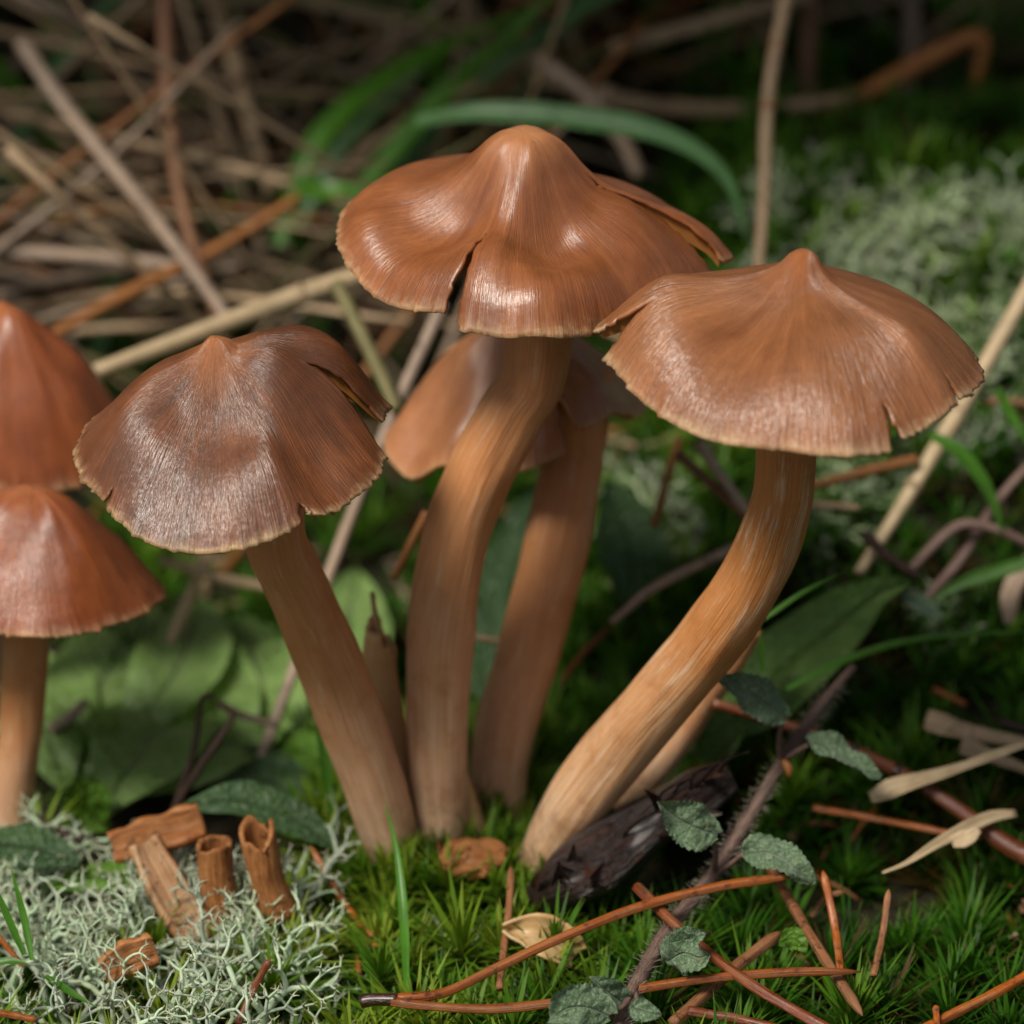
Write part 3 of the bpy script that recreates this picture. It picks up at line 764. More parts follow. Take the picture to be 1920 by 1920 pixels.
def chunk(label, P, width, m, seed, prof=None, th=16, nrm=(0, -0.6, 0.75), cat='mushroom piece'):
    o = obj('mushroom_piece', leaf(P, width, nrm, 0.5, 0.10, 0.05, 30, 6, seed, prof or [0.55, 0.8, 0.86, 0.9, 1, 0.97, 0.9, 0.85, 0.8]), m, np.asarray(P[0]))
    solid(o, th)
    return tag(o, label, cat, 'torn mushroom pieces on the lichen')
chunk('flat torn mushroom slab lying tilted on top of the lichen', [pt(212, 1592, -145), pt(290, 1566, -135), pt(380, 1538, -125)], 62, M['flesh'], 1.0)
chunk('long curved strip of torn mushroom flesh sinking into lichen', [pt(270, 1580, -195), pt(300, 1640, -235), pt(345, 1720, -285), pt(370, 1770, -315)], 58, M['flesh_pale'], 2.0, nrm=(0.2, -0.85, 0.4))
stub('mushroom_stub', 'upright dark orange hollow stump with ragged straight top in lichen', 'stem stub', [pt(420, 1730, -270), pt(408, 1650, -255), pt(402, 1578, -245)], [36, 38, 38], M['flesh'], jag=13, flat=0.9, seed=7.0, rough=0.1)
stub('mushroom_stub', 'upright dark orange hollow stump with torn leaning top in lichen', 'stem stub', [pt(522, 1720, -290), pt(502, 1650, -275), pt(486, 1568, -262)], [37, 35, 37], M['flesh'], jag=24, flat=0.9, seed=8.4, rough=0.14)
chunk('small orange scrap of mushroom under lichen branches', [pt(198, 1822, -505), pt(232, 1800, -500), pt(292, 1778, -485)], 46, M['flesh'], 5.0, nrm=(0, -0.7, 0.6))
chunk('cream curved cap shard lying on moss under a rust needle', [pt(950, 1742, -390), pt(1000, 1748, -405), pt(1055, 1775, -410), pt(1078, 1795, -410)], 74, M['shard'], 6.0, [0.08, 0.45, 0.85, 1.0, 1.0, 0.8, 0.55], th=5, nrm=(0.35, -0.8, 0.5), cat='cap shard')

# ------------------------------------------------------------------ rotting wood
def rot_piece():
    base = gnd(1160, 1640)
    t = thing('rotting_wood', base, 'wet black piece of rotting wood with curled flakes at the curved stem', 'dead wood')
    C = spline([pt(1000, 1690, -240), pt(1060, 1655, -230), pt(1160, 1590, -200), pt(1270, 1510, -160), pt(1370, 1455, -130)], 40)
    v, f, u = tube(C, [34, 72, 74, 70, 66, 60, 36], 30, 0.8, 0.2, 3.0)
    obj('core', (v, f, u), M['rot'], base, t)
    rr = random.Random(5)
    for k in range(15):
        s = rr.uniform(0.1, 0.95); c = C[int(s * 39)]
        a = rr.uniform(-0.5, 1.6)
        d = np.array([rr.uniform(-0.3, 1.0), -0.3, rr.uniform(-0.1, 0.8)]); d /= np.linalg.norm(d)
        p0 = c + np.array([rr.uniform(-25, 25), -50 * math.cos(a * .6), 42 * math.sin(a)])
        L = rr.uniform(60, 150)
        obj('flake', blade([p0 - d * L * .5, p0 + np.array([0, -10, 14]), p0 + d * L * .5 + np.array([0, -8, 22])], rr.uniform(16, 44), 12, 0.5, (0, -0.8, 0.6), rr.uniform(-1, 1),
            [0.3, 0.8, 1, 0.9, 0.5, 0.1]), rr.choice([M['bark'], M['rot']]), base, t)
    for k in range(7):
        c = C[int(rr.uniform(10, 38))]
        p0 = c + np.array([0, -40, 40])
        obj('fibre', tube(spline([p0, p0 + np.array([rr.uniform(-10, 40), -10, 40]), p0 + np.array([rr.uniform(20, 90), -20, rr.uniform(60, 110)])], 10), [3, 2.5, 1], 5), M['rot'], base, t)
rot_piece()

# ------------------------------------------------------------------ pine needles
def needle_geo(P, w=11.5, n=34, tip=True, seed=0.0):
    C = spline(P, n)
    r = np.full(n, w); 
    if tip: r[-3:] = w * np.array([0.9, 0.66, 0.14])
    r = r * (1 + 0.05 * np.sin(np.linspace(0, 23, n) + seed))
    v, f, u = tube(C, r, 14, 0.72, 0.03, seed)
    # half-round section with a shallow groove along the flat face
    T, N, B = frames(C)
    for i in range(n):
        q = v[i * 14:(i + 1) * 14]; a = np.linspace(0, 2 * math.pi, 14, endpoint=False)
        q -= N[i] * (r[i] * 0.38 * np.exp(-((np.abs(a - math.pi)) / 0.55) ** 2) * -1)[:, None]
        q += N[i] * (-r[i] * 0.30 * np.exp(-((np.minimum(a, 2 * math.pi - a)) / 0.35) ** 2))[:, None]
    return v, f, u

def needle(label, P, m='needle', w=11.5, seed=0.0, group=None, cat='pine needle', tip=True):
    P = [np.asarray(p) - np.array([0, 0, 16]) for p in P]
    o = obj('pine_needle', needle_geo(P, w, tip=tip, seed=seed), M[m], np.asarray(P[0]))
    return tag(o, label, cat, group)

b = pt(742, 1873, -660)
t = thing('pine_needle_pair', b, 'pair of glossy rust pine needles still joined in a black sheath', 'pine needles')
obj('needle', needle_geo([pt(735, 1872, -660), pt(830, 1862, -645), pt(930, 1815, -590), pt(1060, 1755, -530), pt(1200, 1700, -470), pt(1350, 1662, -430), pt(1492, 1642, -400)], 11), M['needle'], b, t)
obj('needle', needle_geo([pt(735, 1877, -668), pt(800, 1886, -680), pt(940, 1891, -685), pt(1120, 1868, -660), pt(1300, 1838, -630), pt(1480, 1823, -610), pt(1615, 1822, -600)], 11, seed=2), M['needle'], b, t)
obj('sheath', tube(spline([pt(678, 1877, -655), pt(700, 1874, -657), pt(745, 1874, -664)], 12), [15, 14, 13, 13, 14], 12, 0.85, 0.06, 1.0), M['sheath'], b, t)
needle('long glossy dark rust needle crossing under the joined needle pair', [pt(1195, 1648, -395), pt(1290, 1740, -520), pt(1400, 1825, -640), pt(1500, 1885, -715), pt(1600, 1940, -780)], 'needle_dark', 13)
needle('short slim rust needle slanting in moss left of the grass blade', [pt(698, 1742, -300), pt(640, 1670, -180), pt(582, 1572, -90)], 'needle', 7)
needle('upright brown needle standing in front of the cream cap shard', [pt(936, 1840, -520), pt(945, 1760, -420), pt(954, 1690, -330), pt(958, 1610, -240)], 'needle_dull', 8)
needle('upright blunt rust needle with dark ridge stuck in moss', [pt(1577, 1815, -560), pt(1565, 1720, -450), pt(1543, 1617, -380)], 'needle', 9)
needle('slightly bent brown needle standing in moss right of the blunt one', [pt(1638, 1815, -560), pt(1655, 1740, -480), pt(1667, 1652, -420)], 'needle_dull', 8)
needle('glossy rust needle rising from the moss at the frame corner', [pt(1690, 1935, -780), pt(1790, 1885, -690), pt(1880, 1840, -620), pt(1990, 1775, -540)], 'needle', 11)
needle('dark red needle lying low under the rust needle tips', [pt(1290, 1880, -670), pt(1390, 1897, -690), pt(1520, 1930, -740)], 'needle_dark', 11)
needle('flat faded brown needle lying diagonally beneath the dark rust needle', [pt(1262, 1905, -700), pt(1360, 1815, -560), pt(1465, 1732, -470)], 'needle_dull', 14)
needle('long brown needle leaning down from the runner leaf', [pt(1438, 1600, -250), pt(1490, 1690, -400), pt(1545, 1780, -530), pt(1618, 1890, -680)], 'needle_dull', 11)
needle('orange needle half buried in moss under the frayed dry blade', [pt(1525, 1500, -40), pt(1650, 1522, -70), pt(1840, 1560, -150)], 'needle', 9)
needle('thin upright rust needle at the corner beside the glossy one', [pt(1760, 1935, -770), pt(1755, 1870, -700)], 'needle', 8)
needle('tiny reddish needle fragment lying on the high moss', [pt(1752, 1278, 330), pt(1785, 1293, 310), pt(1812, 1308, 300)], 'needle', 7)
needle('reddish needle lying over the tan straw bundle on moss', [pt(1740, 1336, 270), pt(1800, 1345, 260), pt(1845, 1362, 250)], 'needle', 8)
needle('short brown needle stub beside the blunt upright needle', [pt(1520, 1705, -350), pt(1550, 1668, -330), pt(1582, 1658, -330)], 'needle_dull', 7)
needle('slim rust needle at left frame edge among lichen', [pt(-30, 1880, -700), pt(30, 1890, -690), pt(70, 1898, -690)], 'needle', 8)
needle('short dark rust needle stub poking out of pale lichen', [pt(445, 1905, -640), pt(478, 1835, -600), pt(506, 1782, -590)], 'needle_dark', 9)
needle('thin brown needle lying low at left edge below the dark leaf', [pt(-20, 1720, -380), pt(20, 1770, -470), pt(45, 1800, -500)], 'needle', 6)
needle('dark needle lying in moss between curved and pale stems', [pt(1140, 1165, 560), pt(1090, 1215, 470), pt(1050, 1270, 380)], 'needle_dark', 7)

# ------------------------------------------------------------------ reddish twig, dry blades on the right
tw = [pt(1335, 1318, 60), pt(1450, 1352, 50), pt(1560, 1390, 30), pt(1690, 1450, 0), pt(1800, 1520, -60), pt(1880, 1580, -110), pt(1940, 1612, -140)]
b = pt(1690, 1450, 0)
t = thing('red_twig', b, 'long dark red-brown jointed twig crossing the green moss', 'twig')
obj('shoot', tube(spline(tw, 50), [9, 11, 12, 12, 13, 14, 17, 20], 14, 1, 0.07, 2.0), M['needle_dark'], b, t)
for q in (0.42, 0.55, 0.63, 0.8, 0.9):
    c = spline(tw, 100)[int(q * 99)]; c2 = spline(tw, 100)[int(q * 99) + 1]
    dd = (c2 - c) / np.linalg.norm(c2 - c)
    obj('joint', tube(spline([c - dd * 7, c, c + dd * 7], 5), [13, 15.5, 13.5], 12), M['sheath'], b, t)
def dry_blade(label, P, w, m='straw', twist=0.6, prof=None, fold=0.5, group=None, nrm=(0, -0.6, 0.8), cat='dry blade'):
    o = obj('dry_grass_blade', blade(P, w, 26, fold, nrm, twist, prof or [0.9, 1, .8, .75, .7, .7, .6]), M[m], np.asarray(P[0]))
    solid(o, 3)
    return tag(o, label, cat, group)
dry_blade('pale dry grass blade with frayed broad end lying over the red twig', [pt(1632, 1497, -70), pt(1690, 1475, -60), pt(1780, 1448, -40), pt(1940, 1392, 0)], 40, prof=[0.5, 1, .85, .72, .6, .55, .7, .6, .6], twist=0.8)
dry_blade('pale dry blade tapering to a hair with a torn flap', [pt(1905, 1525, -90), pt(1850, 1535, -110), pt(1760, 1580, -190), pt(1700, 1618, -240), pt(1655, 1637, -260)], 24, prof=[.5, .9, 1, .8, .55, .25, .06], twist=0.5)
dry_blade('flattened tan straw bundle lying on moss near the red twig', [pt(1735, 1352, 220), pt(1810, 1375, 205), pt(1940, 1400, 190)], 46, 'straw_tan')
dry_blade('second tan straw under the flattened bundle', [pt(1800, 1400, 170), pt(1870, 1425, 160), pt(1960, 1460, 150)], 36, 'straw_tan')
dry_blade('small torn tan husk hanging from the tapering dry blade', [pt(1785, 1580, -180), pt(1815, 1572, -175), pt(1835, 1555, -170)], 34, twist=0.2, prof=[.6, 1, .8, .4])
dry_blade('withered pale seed husk at the frame edge above the moss', [pt(1890, 1170, 480), pt(1900, 1110, 490), pt(1935, 1050, 500)], 46, 'straw_grey', prof=[.3, .8, 1, .7])
for k, (P, lab) in enumerate([([pt(1870, 1350, 230), pt(1940, 1375, 220)], 'short dark twig end at the frame edge over straw')]):
    o = obj('twig', tube(spline(P, 8), [8, 9, 7], 8), M['twig'], P[0]); tag(o, lab, 'twig')

# ------------------------------------------------------------------ creeping runner with paired downy leaves
RUN = [pt(1150, 1960, -800), pt(1190, 1855, -640), pt(1260, 1735, -440), pt(1338, 1640, -300), pt(1400, 1540, -190), pt(1465, 1430, -80), pt(1530, 1335, 20), pt(1600, 1250, 120)]
b = gnd(1340, 1660)
run = thing('creeping_herb', b, 'creeping herb with hairy purple runner and paired downy grey-green leaves', 'herb')
obj('runner', tube(spline(RUN, 60), [15, 15, 14, 13.5, 13, 12, 10, 8], 14, 1, 0.04, 1.0), M['runner'], b, run)
rc = spline(RUN, 200)
hv = []
rr = random.Random(3)
for k in range(800):
    c = rc[rr.randrange(10, 190)]; a = rr.uniform(0, 6.28)
    d = np.array([math.cos(a), 0.3 * math.sin(a) - .3, math.sin(a)]); d /= np.linalg.norm(d)
    hv.append(tube(np.array([c + d * 10, c + d * (24 + rr.uniform(0, 10))]), [0.55, 0.25], 3))
hh = obj('hairs', join(hv), M['hair'], b, run); hh['kind'] = 'stuff'
def rleaf(stalk, P, w, seed, nrm=(0, -0.5, 0.85), cup=0.15, wave=0.2):
    o = obj('leaf', leaf(P, w, nrm, cup, wave, 0.16, 44, 8, seed, [0.15, 0.7, 0.95, 1.0, 0.95, 0.85, 0.65, 0.4, 0.05], vein=0.012), M['leaf_grey'], b, run)
    s = obj('leaf_stalk', tube(spline(stalk, 10), [6, 5, 4.5], 8), M['runner'], b, run)
rleaf([pt(1465, 1430, -80), pt(1460, 1390, -100), pt(1468, 1345, -110)], [pt(1474, 1348, -112), pt(1440, 1322, -125), pt(1390, 1290, -135), pt(1338, 1274, -140)], 84, 1.0, (0.25, -0.75, 0.6))
rleaf([pt(1470, 1425, -80), pt(1495, 1408, -95), pt(1515, 1397, -105)], [pt(1512, 1385, -105), pt(1550, 1400, -125), pt(1600, 1432, -150), pt(1650, 1460, -160)], 62, 2.0, (0.2, -0.35, 0.9), 0.3)
rleaf([pt(1338, 1640, -300), pt(1342, 1600, -330), pt(1336, 1570, -345)], [pt(1346, 1566, -348), pt(1305, 1552, -360), pt(1265, 1530, -365), pt(1232, 1502, -370)], 92, 3.0, (0.1, -0.8, 0.55), 0.2, 0.16)
rleaf([pt(1340, 1640, -300), pt(1370, 1620, -330), pt(1395, 1600, -350)], [pt(1394, 1602, -352), pt(1440, 1598, -372), pt(1485, 1622, -390), pt(1526, 1658, -395)], 78, 4.0, (0.15, -0.6, 0.8), 0.2)
rleaf([pt(1238, 1770, -550), pt(1245, 1780, -580), pt(1250, 1785, -600)], [pt(1248, 1806, -605), pt(1280, 1788, -620), pt(1310, 1795, -630), pt(1332, 1790, -630)], 84, 5.0, (0.0, -0.85, 0.5), 0.1)
rleaf([pt(1240, 1765, -540), pt(1252, 1768, -560), pt(1260, 1770, -570)], [pt(1254, 1785, -580), pt(1275, 1768, -585), pt(1305, 1757, -590), pt(1326, 1748, -590)], 56, 6.0, (-0.2, -0.7, 0.6), 0.3)
rleaf([pt(1192, 1850, -690), pt(1185, 1862, -710), pt(1178, 1870, -720)], [pt(1176, 1885, -725), pt(1150, 1868, -740), pt(1128, 1850, -745), pt(1104, 1832, -745)], 62, 7.0, (0.1, -0.8, 0.5))
rleaf([pt(1188, 1860, -700), pt(1165, 1890, -750), pt(1140, 1900, -770)], [pt(1142, 1905, -772), pt(1105, 1890, -785), pt(1065, 1890, -795), pt(1028, 1915, -800)], 90, 8.0, (0.0, -0.75, 0.6))
rleaf([pt(1190, 1860, -700), pt(1200, 1890, -750), pt(1205, 1900, -760)], [pt(1180, 1888, -760), pt(1205, 1895, -770), pt(1240, 1905, -775)], 44, 9.0, (0.0, -0.75, 0.6))
obj('bud', tube(spline([pt(1468, 1425, -95), pt(1478, 1440, -105), pt(1480, 1458, -110)], 8), [4, 9, 8, 3], 8), M['stalk_orange'], b, run)

# ------------------------------------------------------------------ broad leaves
def big_leaf(par, b, P, w, m, seed, nrm=(0, -0.45, 0.9), cup=0.12, wave=0.05, vein=0.014, prof=None, n=34, m2=12):
    return obj('leaf', leaf(P, w, nrm, cup, wave, 0.02, n, m2, seed, prof, vein), M[m], b, par)

b = on(*gnd(1420, 1330)[:2])
t = thing('hairy_leaf_plant', b, 'large quilted hairy green leaf rising behind the curved stem', 'plant')
big_leaf(t, b, [pt(1330, 1380, 200), pt(1430, 1290, 300), pt(1560, 1180, 350), pt(1650, 1110, 370), pt(1706, 1095, 380)], 165, 'leaf_hairy', 1.0, (-0.35, -0.75, 0.55), 0.2, 0.05, 0.045, [.5, .85, 1, 1, .95, .85, .65, .35, .05])
big_leaf(t, b, [pt(1290, 1400, 200), pt(1330, 1380, 180), pt(1400, 1330, 200)], 110, 'leaf_hairy', 2.0, (-0.2, -0.8, 0.5))
lf = [pt(1690, 1120, 380), pt(1730, 1135, 385), pt(1770, 1160, 390)]
big_leaf(t, b, lf, 50, 'leaf_grey', 3.0)

def flat_leaves(t, b, rows, seed0):
    for k, (P, wd, mt, nr) in enumerate(rows):
        big_leaf(t, b, P, wd, mt, seed0 + k, nr, 0.10, 0.10, 0.035, n=46, m2=14)
F = lambda x, y, l: gnd(x, y, l)
b = on(*gnd(180, 1560)[:2])
t = thing('rosette_plant', b, 'bright green rosette with wide wet blistered leaves beside the upright russet stem', 'plant')
flat_leaves(t, b, [
    ([F(185, 1540, 50), F(235, 1450, 120), F(310, 1350, 140), F(430, 1262, 90)], 230, 'leaf_bright', (0.1, -0.25, 1)),
    ([F(150, 1480, 40), F(160, 1380, 110), F(200, 1260, 140), F(290, 1130, 100)], 240, 'leaf_bright', (0.0, -0.25, 1)),
    ([F(120, 1480, 40), F(100, 1400, 100), F(80, 1310, 120), F(70, 1230, 90)], 220, 'leaf_bright', (-0.1, -0.25, 1)),
    ([F(230, 1500, 40), F(330, 1440, 100), F(430, 1390, 110), F(560, 1340, 70)], 170, 'leaf_bright', (0.0, -0.25, 1)),
    ([F(200, 1420, 60), F(280, 1330, 150), F(340, 1240, 170), F(380, 1130, 120)], 190, 'leaf_bright', (0.0, -0.25, 1)),
    ([pt(200, 1550, 190), pt(165, 1520, 180), pt(165, 1490, 175), pt(150, 1455, 170)], 100, 'leaf_lime', (0.2, -0.9, 0.3)),
    ([pt(150, 1620, -150), pt(100, 1600, -130), pt(30, 1585, -110), pt(-60, 1590, -90)], 90, 'leaf_dark', (0.0, -0.5, 0.8)),
    ([pt(330, 1640, -90), pt(240, 1640, -120), pt(140, 1652, -140), pt(80, 1665, -150)], 60, 'leaf_lime', (0, -0.6, 0.7))], 1.0)
b = on(*gnd(520, 1500)[:2])
t = thing('rosette_plant', b, 'shiny rosette of dark and silvery green leaves left of the slanting stem', 'plant')
flat_leaves(t, b, [
    ([F(520, 1480, 40), F(500, 1380, 110), F(490, 1270, 130), F(450, 1160, 90)], 210, 'leaf_bright', (0, -0.25, 1)),
    ([F(560, 1480, 40), F(600, 1370, 110), F(640, 1230, 150), F(672, 1075, 120)], 200, 'leaf_bright', (0, -0.25, 1)),
    ([F(600, 1540, 40), F(540, 1480, 90), F(460, 1440, 100), F(370, 1430, 60)], 140, 'leaf_dark', (0, -0.3, 1)),
    ([F(640, 1480, 60), F(590, 1420, 110), F(530, 1395, 110), F(465, 1395, 80)], 90, 'leaf_lime', (0.1, -0.5, 0.8)),
    ([pt(640, 1600, -50), pt(560, 1540, -20), pt(450, 1500, 0), pt(330, 1515, 0)], 84, 'leaf_dark', (0.0, -0.45, 0.9)),
    ([F(500, 1450, 40), F(430, 1370, 110), F(400, 1290, 130), F(400, 1200, 90)], 190, 'leaf_bright', (-0.1, -0.25, 1))], 11.0)
b = on(*gnd(1060, 1050)[:2])
t = thing('dark_leaf_plant', b, 'dim blue-green leaf clump seen between the tallest and back stems', 'plant')
for k, (P, wd) in enumerate([([pt(940, 1250, 700), pt(960, 1130, 820), pt(985, 1000, 900), pt(1010, 900, 950)], 150), ([pt(1180, 1150, 720), pt(1190, 1050, 800), pt(1160, 960, 850), pt(1130, 900, 870)], 150),
                             ([pt(930, 1330, 560), pt(900, 1230, 640), pt(880, 1130, 700)], 130)]):
    big_leaf(t, b, P, wd, 'leaf_dark', k + 21.0, (0.1, -0.6, 0.75))
o = obj('green_leaf', leaf([pt(1010, 1500, 210), pt(1020, 1470, 215), pt(1060, 1430, 225)], 60, (0, -0.9, 0.3), seed=31.0), M['leaf_lime'], pt(1010, 1500, 210)); tag(o, 'small lime leaf peeking between the back and curved stems', 'leaf')
o = obj('green_leaf', leaf([pt(1460, 1770, -450), pt(1490, 1760, -460), pt(1512, 1785, -470)], 44, (0, -0.9, 0.3), seed=32.0), M['leaf_lime'], pt(1460, 1770, -450)); tag(o, 'small pale green leaf flat in the moss beside flat faded needle', 'leaf')
o = obj('green_leaf', leaf([pt(2030, 150, 2900), pt(1920, 50, 2950), pt(1830, -20, 3000), pt(1700, -110, 3050)], 270, (-0.3, -0.7, 0.6), seed=33.0), M['leaf_lime'], pt(2030, 150, 2900)); tag(o, 'broad bright leaf arching into the frame above the dark moss', 'leaf')

# ------------------------------------------------------------------ green grass blades
def grass(label, P, w, m='grass', twist=0.3, group=None, n=22, fold=0.35, nrm=(0, -0.6, 0.8)):
    o = obj('grass_blade', blade(P, w, n, fold, nrm, twist), M[m], np.asarray(P[0]))
    return tag(o, label, 'grass blade', group)
grass('thin upright grass blade with serrated edge standing before the slanting stem', [pt(762, 1850, -560), pt(757, 1720, -420), pt(745, 1600, -330), pt(722, 1506, -280)], 17)
grass('fine upright blade growing by the foot of the slanting stem', [pt(628, 1550, 60), pt(610, 1440, 90), pt(588, 1310, 120)], 16)
grass('very fine short blade left of the slanting stem foot', [pt(560, 1520, 60), pt(548, 1485, 65), pt(538, 1452, 70)], 9)
grass('dark thin blade rising at the lichen edge', [pt(60, 1800, -520), pt(45, 1720, -480), pt(22, 1630, -450)], 13)
grass('dark thin blade crossing its neighbour at the lichen edge', [pt(45, 1790, -520), pt(15, 1720, -500), pt(-20, 1640, -480)], 13)
grass('green blade lying along the lichen toward the frame bottom', [pt(85, 1830, -560), pt(130, 1860, -620), pt(180, 1888, -660)], 14)
grass('small curled blade lying over lichen by the frame edge', [pt(-20, 1808, -560), pt(20, 1802, -560), pt(55, 1808, -565)], 14)
grass('long slender blade sweeping over the hairy leaf toward the right', [pt(1475, 1292, 150), pt(1580, 1240, 190), pt(1720, 1200, 220), pt(1960, 1182, 250)], 15)
grass('fine curved blade in front of the curved stem', [pt(1420, 1170, 10), pt(1500, 1115, 40), pt(1582, 1072, 60)], 11)
grass('bright blade arching down behind the pale straw', [pt(1742, 815, 560), pt(1800, 850, 540), pt(1850, 920, 520), pt(1880, 1000, 500)], 32)
grass('slim blade slanting at the frame edge above the arching one', [pt(1868, 728, 600), pt(1895, 780, 590), pt(1930, 840, 570)], 22)
grass('broad low blade reaching in from the frame edge over the moss', [pt(1960, 1045, 440), pt(1880, 1070, 430), pt(1800, 1095, 420), pt(1740, 1130, 400)], 30)
grass('fine upright blade touching the hairy leaf', [pt(1430, 1260, 120), pt(1428, 1220, 125), pt(1425, 1180, 130)], 10)
grass('long fresh blade rising steeply behind the tallest cap', [pt(520, 460, 1750), pt(600, 260, 1900), pt(760, 130, 2050), pt(1000, 20, 2200), pt(1120, -60, 2250)], 58, twist=0.6)
grass('long fresh blade crossing the steep one behind the tallest cap', [pt(640, 400, 1800), pt(740, 280, 1900), pt(850, 160, 2000), pt(990, 40, 2100), pt(1060, -60, 2150)], 50)
grass('arching blade bending over behind the tallest cap', [pt(780, 230, 1500), pt(900, 212, 1450), pt(1080, 222, 1400), pt(1250, 255, 1350), pt(1360, 330, 1320), pt(1400, 450, 1300)], 50, 'grass_blue', twist=-0.5)
grass('bluish blade standing behind the tallest cap', [pt(560, 420, 1900), pt(640, 280, 2000), pt(740, 180, 2100), pt(800, 120, 2150)], 42, 'grass_blue')
grass('olive blade lying low behind the tallest cap', [pt(550, 345, 1600), pt(610, 362, 1600), pt(680, 350, 1580)], 52, 'grass')
rr = random.Random(21)
for k in range(26):
    px = rr.choice([rr.uniform(560, 1000), rr.uniform(-200, 560), rr.uniform(900, 1500)]); Yb = rr.uniform(1900, 4200)
    p0 = on(pt(px, 600, Yb)[0], Yb, -10)
    L = rr.uniform(700, 1500); dx = rr.uniform(-0.7, 1.0)
    P = [p0, p0 + np.array([dx * L * .25, 20, L * .4]), p0 + np.array([dx * L * .7, -40, L * .72]), p0 + np.array([dx * L * 1.3, -160, L * rr.uniform(.55, .9)])]
    grass('fresh green grass blade in the blurred dry tangle', P, rr.uniform(30, 60), rr.choice(['grass', 'grass', 'grass_blue']), rr.uniform(-1, 1), 'fresh blades in the background tangle')
# ------------------------------------------------------------------ dry stalks, individually placed
def stalk(label, P, rad, m, group=None, name='dry_stalk', cat='dry stalk', nodes=(), n=30):
    P = [np.asarray(p) for p in P]
    if nodes:
        t = thing(name, P[0], label, cat, group)
        obj('culm', tube(spline(P, n), rad, 12, 0.85, 0.05, rad[0] if not np.isscalar(rad) else rad), M[m], P[0], t)
        C = spline(P, 100); r0 = np.mean(rad)
        for q in nodes:
            c, c2 = C[int(q * 98)], C[int(q * 98) + 1]; d = (c2 - c) / np.linalg.norm(c2 - c)
            obj('node', tube(np.array([c - d * r0 * .5, c, c + d * r0 * .5]), [r0 * 1.0, r0 * 1.13, r0 * 1.02], 12), M['stalk_brown' if m != 'straw' else 'straw_tan'], P[0], t)
        return t
    o = obj(name, tube(spline(P, n), rad, 10, 0.85, 0.06, float(np.mean(rad))), M[m], P[0])
    return tag(o, label, cat, group)

stalk('thick pale straw lying diagonally behind the dark wet cap', [pt(180, 697, 820), pt(330, 640, 900), pt(520, 568, 1000), pt(720, 500, 1100)], [19, 22, 24, 22], 'straw', nodes=(0.72,))
stalk('pale bright straw leaning behind the nippled mushroom', [pt(1610, 1075, 440), pt(1690, 950, 560), pt(1780, 800, 680), pt(1850, 680, 780), pt(1950, 500, 900)], [13, 17, 20, 19, 18], 'straw', nodes=(0.3, 0.55))
stalk('tall tan grass culm standing upright behind the two biggest caps', [pt(1418, 560, 1100), pt(1432, 380, 1250), pt(1442, 170, 1400), pt(1485, -60, 1550)], [13, 15, 17, 20], 'straw_tan', nodes=(0.60, 0.78))
stalk('long grey stalk slanting down toward the dark wet cap', [pt(430, 600, 1100), pt(290, 410, 1350), pt(130, 210, 1600), pt(40, 80, 1750)], [14, 17, 19, 20], 'straw_grey')
stalk('reddish brown upright stalk behind the long grey one', [pt(410, 600, 1300), pt(350, 420, 1500), pt(318, 220, 1700), pt(308, -60, 1900)], [16, 18, 20, 20], 'stalk_brown')
stalk('orange dead stem rising behind the thick pale straw', [pt(60, 650, 1250), pt(230, 555, 1350), pt(400, 470, 1450), pt(560, 370, 1550)], [15, 17, 16, 13], 'stalk_orange')
stalk('bent tan culm with knobbly joint in the upper tangle', [pt(380, -60, 2300), pt(430, 90, 2150), pt(470, 230, 2000), pt(510, 360, 1900)], [21, 21, 20, 17], 'straw_tan', nodes=(0.55, 0.9))
stalk('horizontal grey stalk crossing under the long slanting one', [pt(-100, 470, 1500), pt(150, 480, 1500), pt(400, 505, 1450)], [18, 18, 15], 'straw_grey')
stalk('brown stalk lying almost flat in the dark upper background', [pt(1150, 92, 2000), pt(1300, 50, 2100), pt(1520, -10, 2200)], [20, 22, 22], 'straw_tan')
stalk('tan stalk lying across behind the tall upright culm', [pt(1000, 140, 2200), pt(1200, 195, 2100), pt(1420, 205, 2000), pt(1600, 185, 1950)], [24, 24, 22, 20], 'straw_tan')
stalk('pale stalk arching down behind the tallest cap', [pt(1010, 110, 1900), pt(1090, 170, 1800), pt(1160, 250, 1700), pt(1200, 330, 1650)], [18, 20, 20, 18], 'straw_grey')
stalk('dim brown upright stem in the dark upper background', [pt(1520, 260, 2100), pt(1515, 120, 2200), pt(1525, -60, 2300)], [22, 24, 24], 'stalk_brown')
stalk('slim grey stalk crossing behind the gap left of the tallest stem', [pt(745, 770, 700), pt(690, 650, 800), pt(630, 530, 900)], [16, 17, 17], 'straw_olive')
stalk('long thin mauve stalk leaning behind slanting and tallest stems', [pt(465, 1490, 330), pt(550, 1260, 480), pt(650, 990, 640), pt(740, 770, 760), pt(830, 570, 900)], [13, 14, 15, 15, 15], 'straw_grey')
stalk('thin brown stem leaning under the dark wet cap', [pt(270, 1300, 700), pt(330, 1180, 760), pt(400, 1010, 850)], [13, 14, 14], 'straw_tan')
stalk('brown stalk tilting below the back cap beside the tallest stem', [pt(738, 1085, 300), pt(770, 1020, 320), pt(800, 960, 340)], [9, 10, 10], 'stalk_orange', name='dead_stem')
stalk('grey needle-thin stalk slanting under the nippled cap', [pt(1310, 830, 520), pt(1350, 890, 500), pt(1400, 960, 470)], [13, 13, 12], 'straw_grey')
stalk('red-brown stalk slanting below the nippled cap to the curved stem', [pt(1270, 850, 560), pt(1330, 905, 520), pt(1410, 975, 470)], [12, 13, 13], 'stalk_brown')
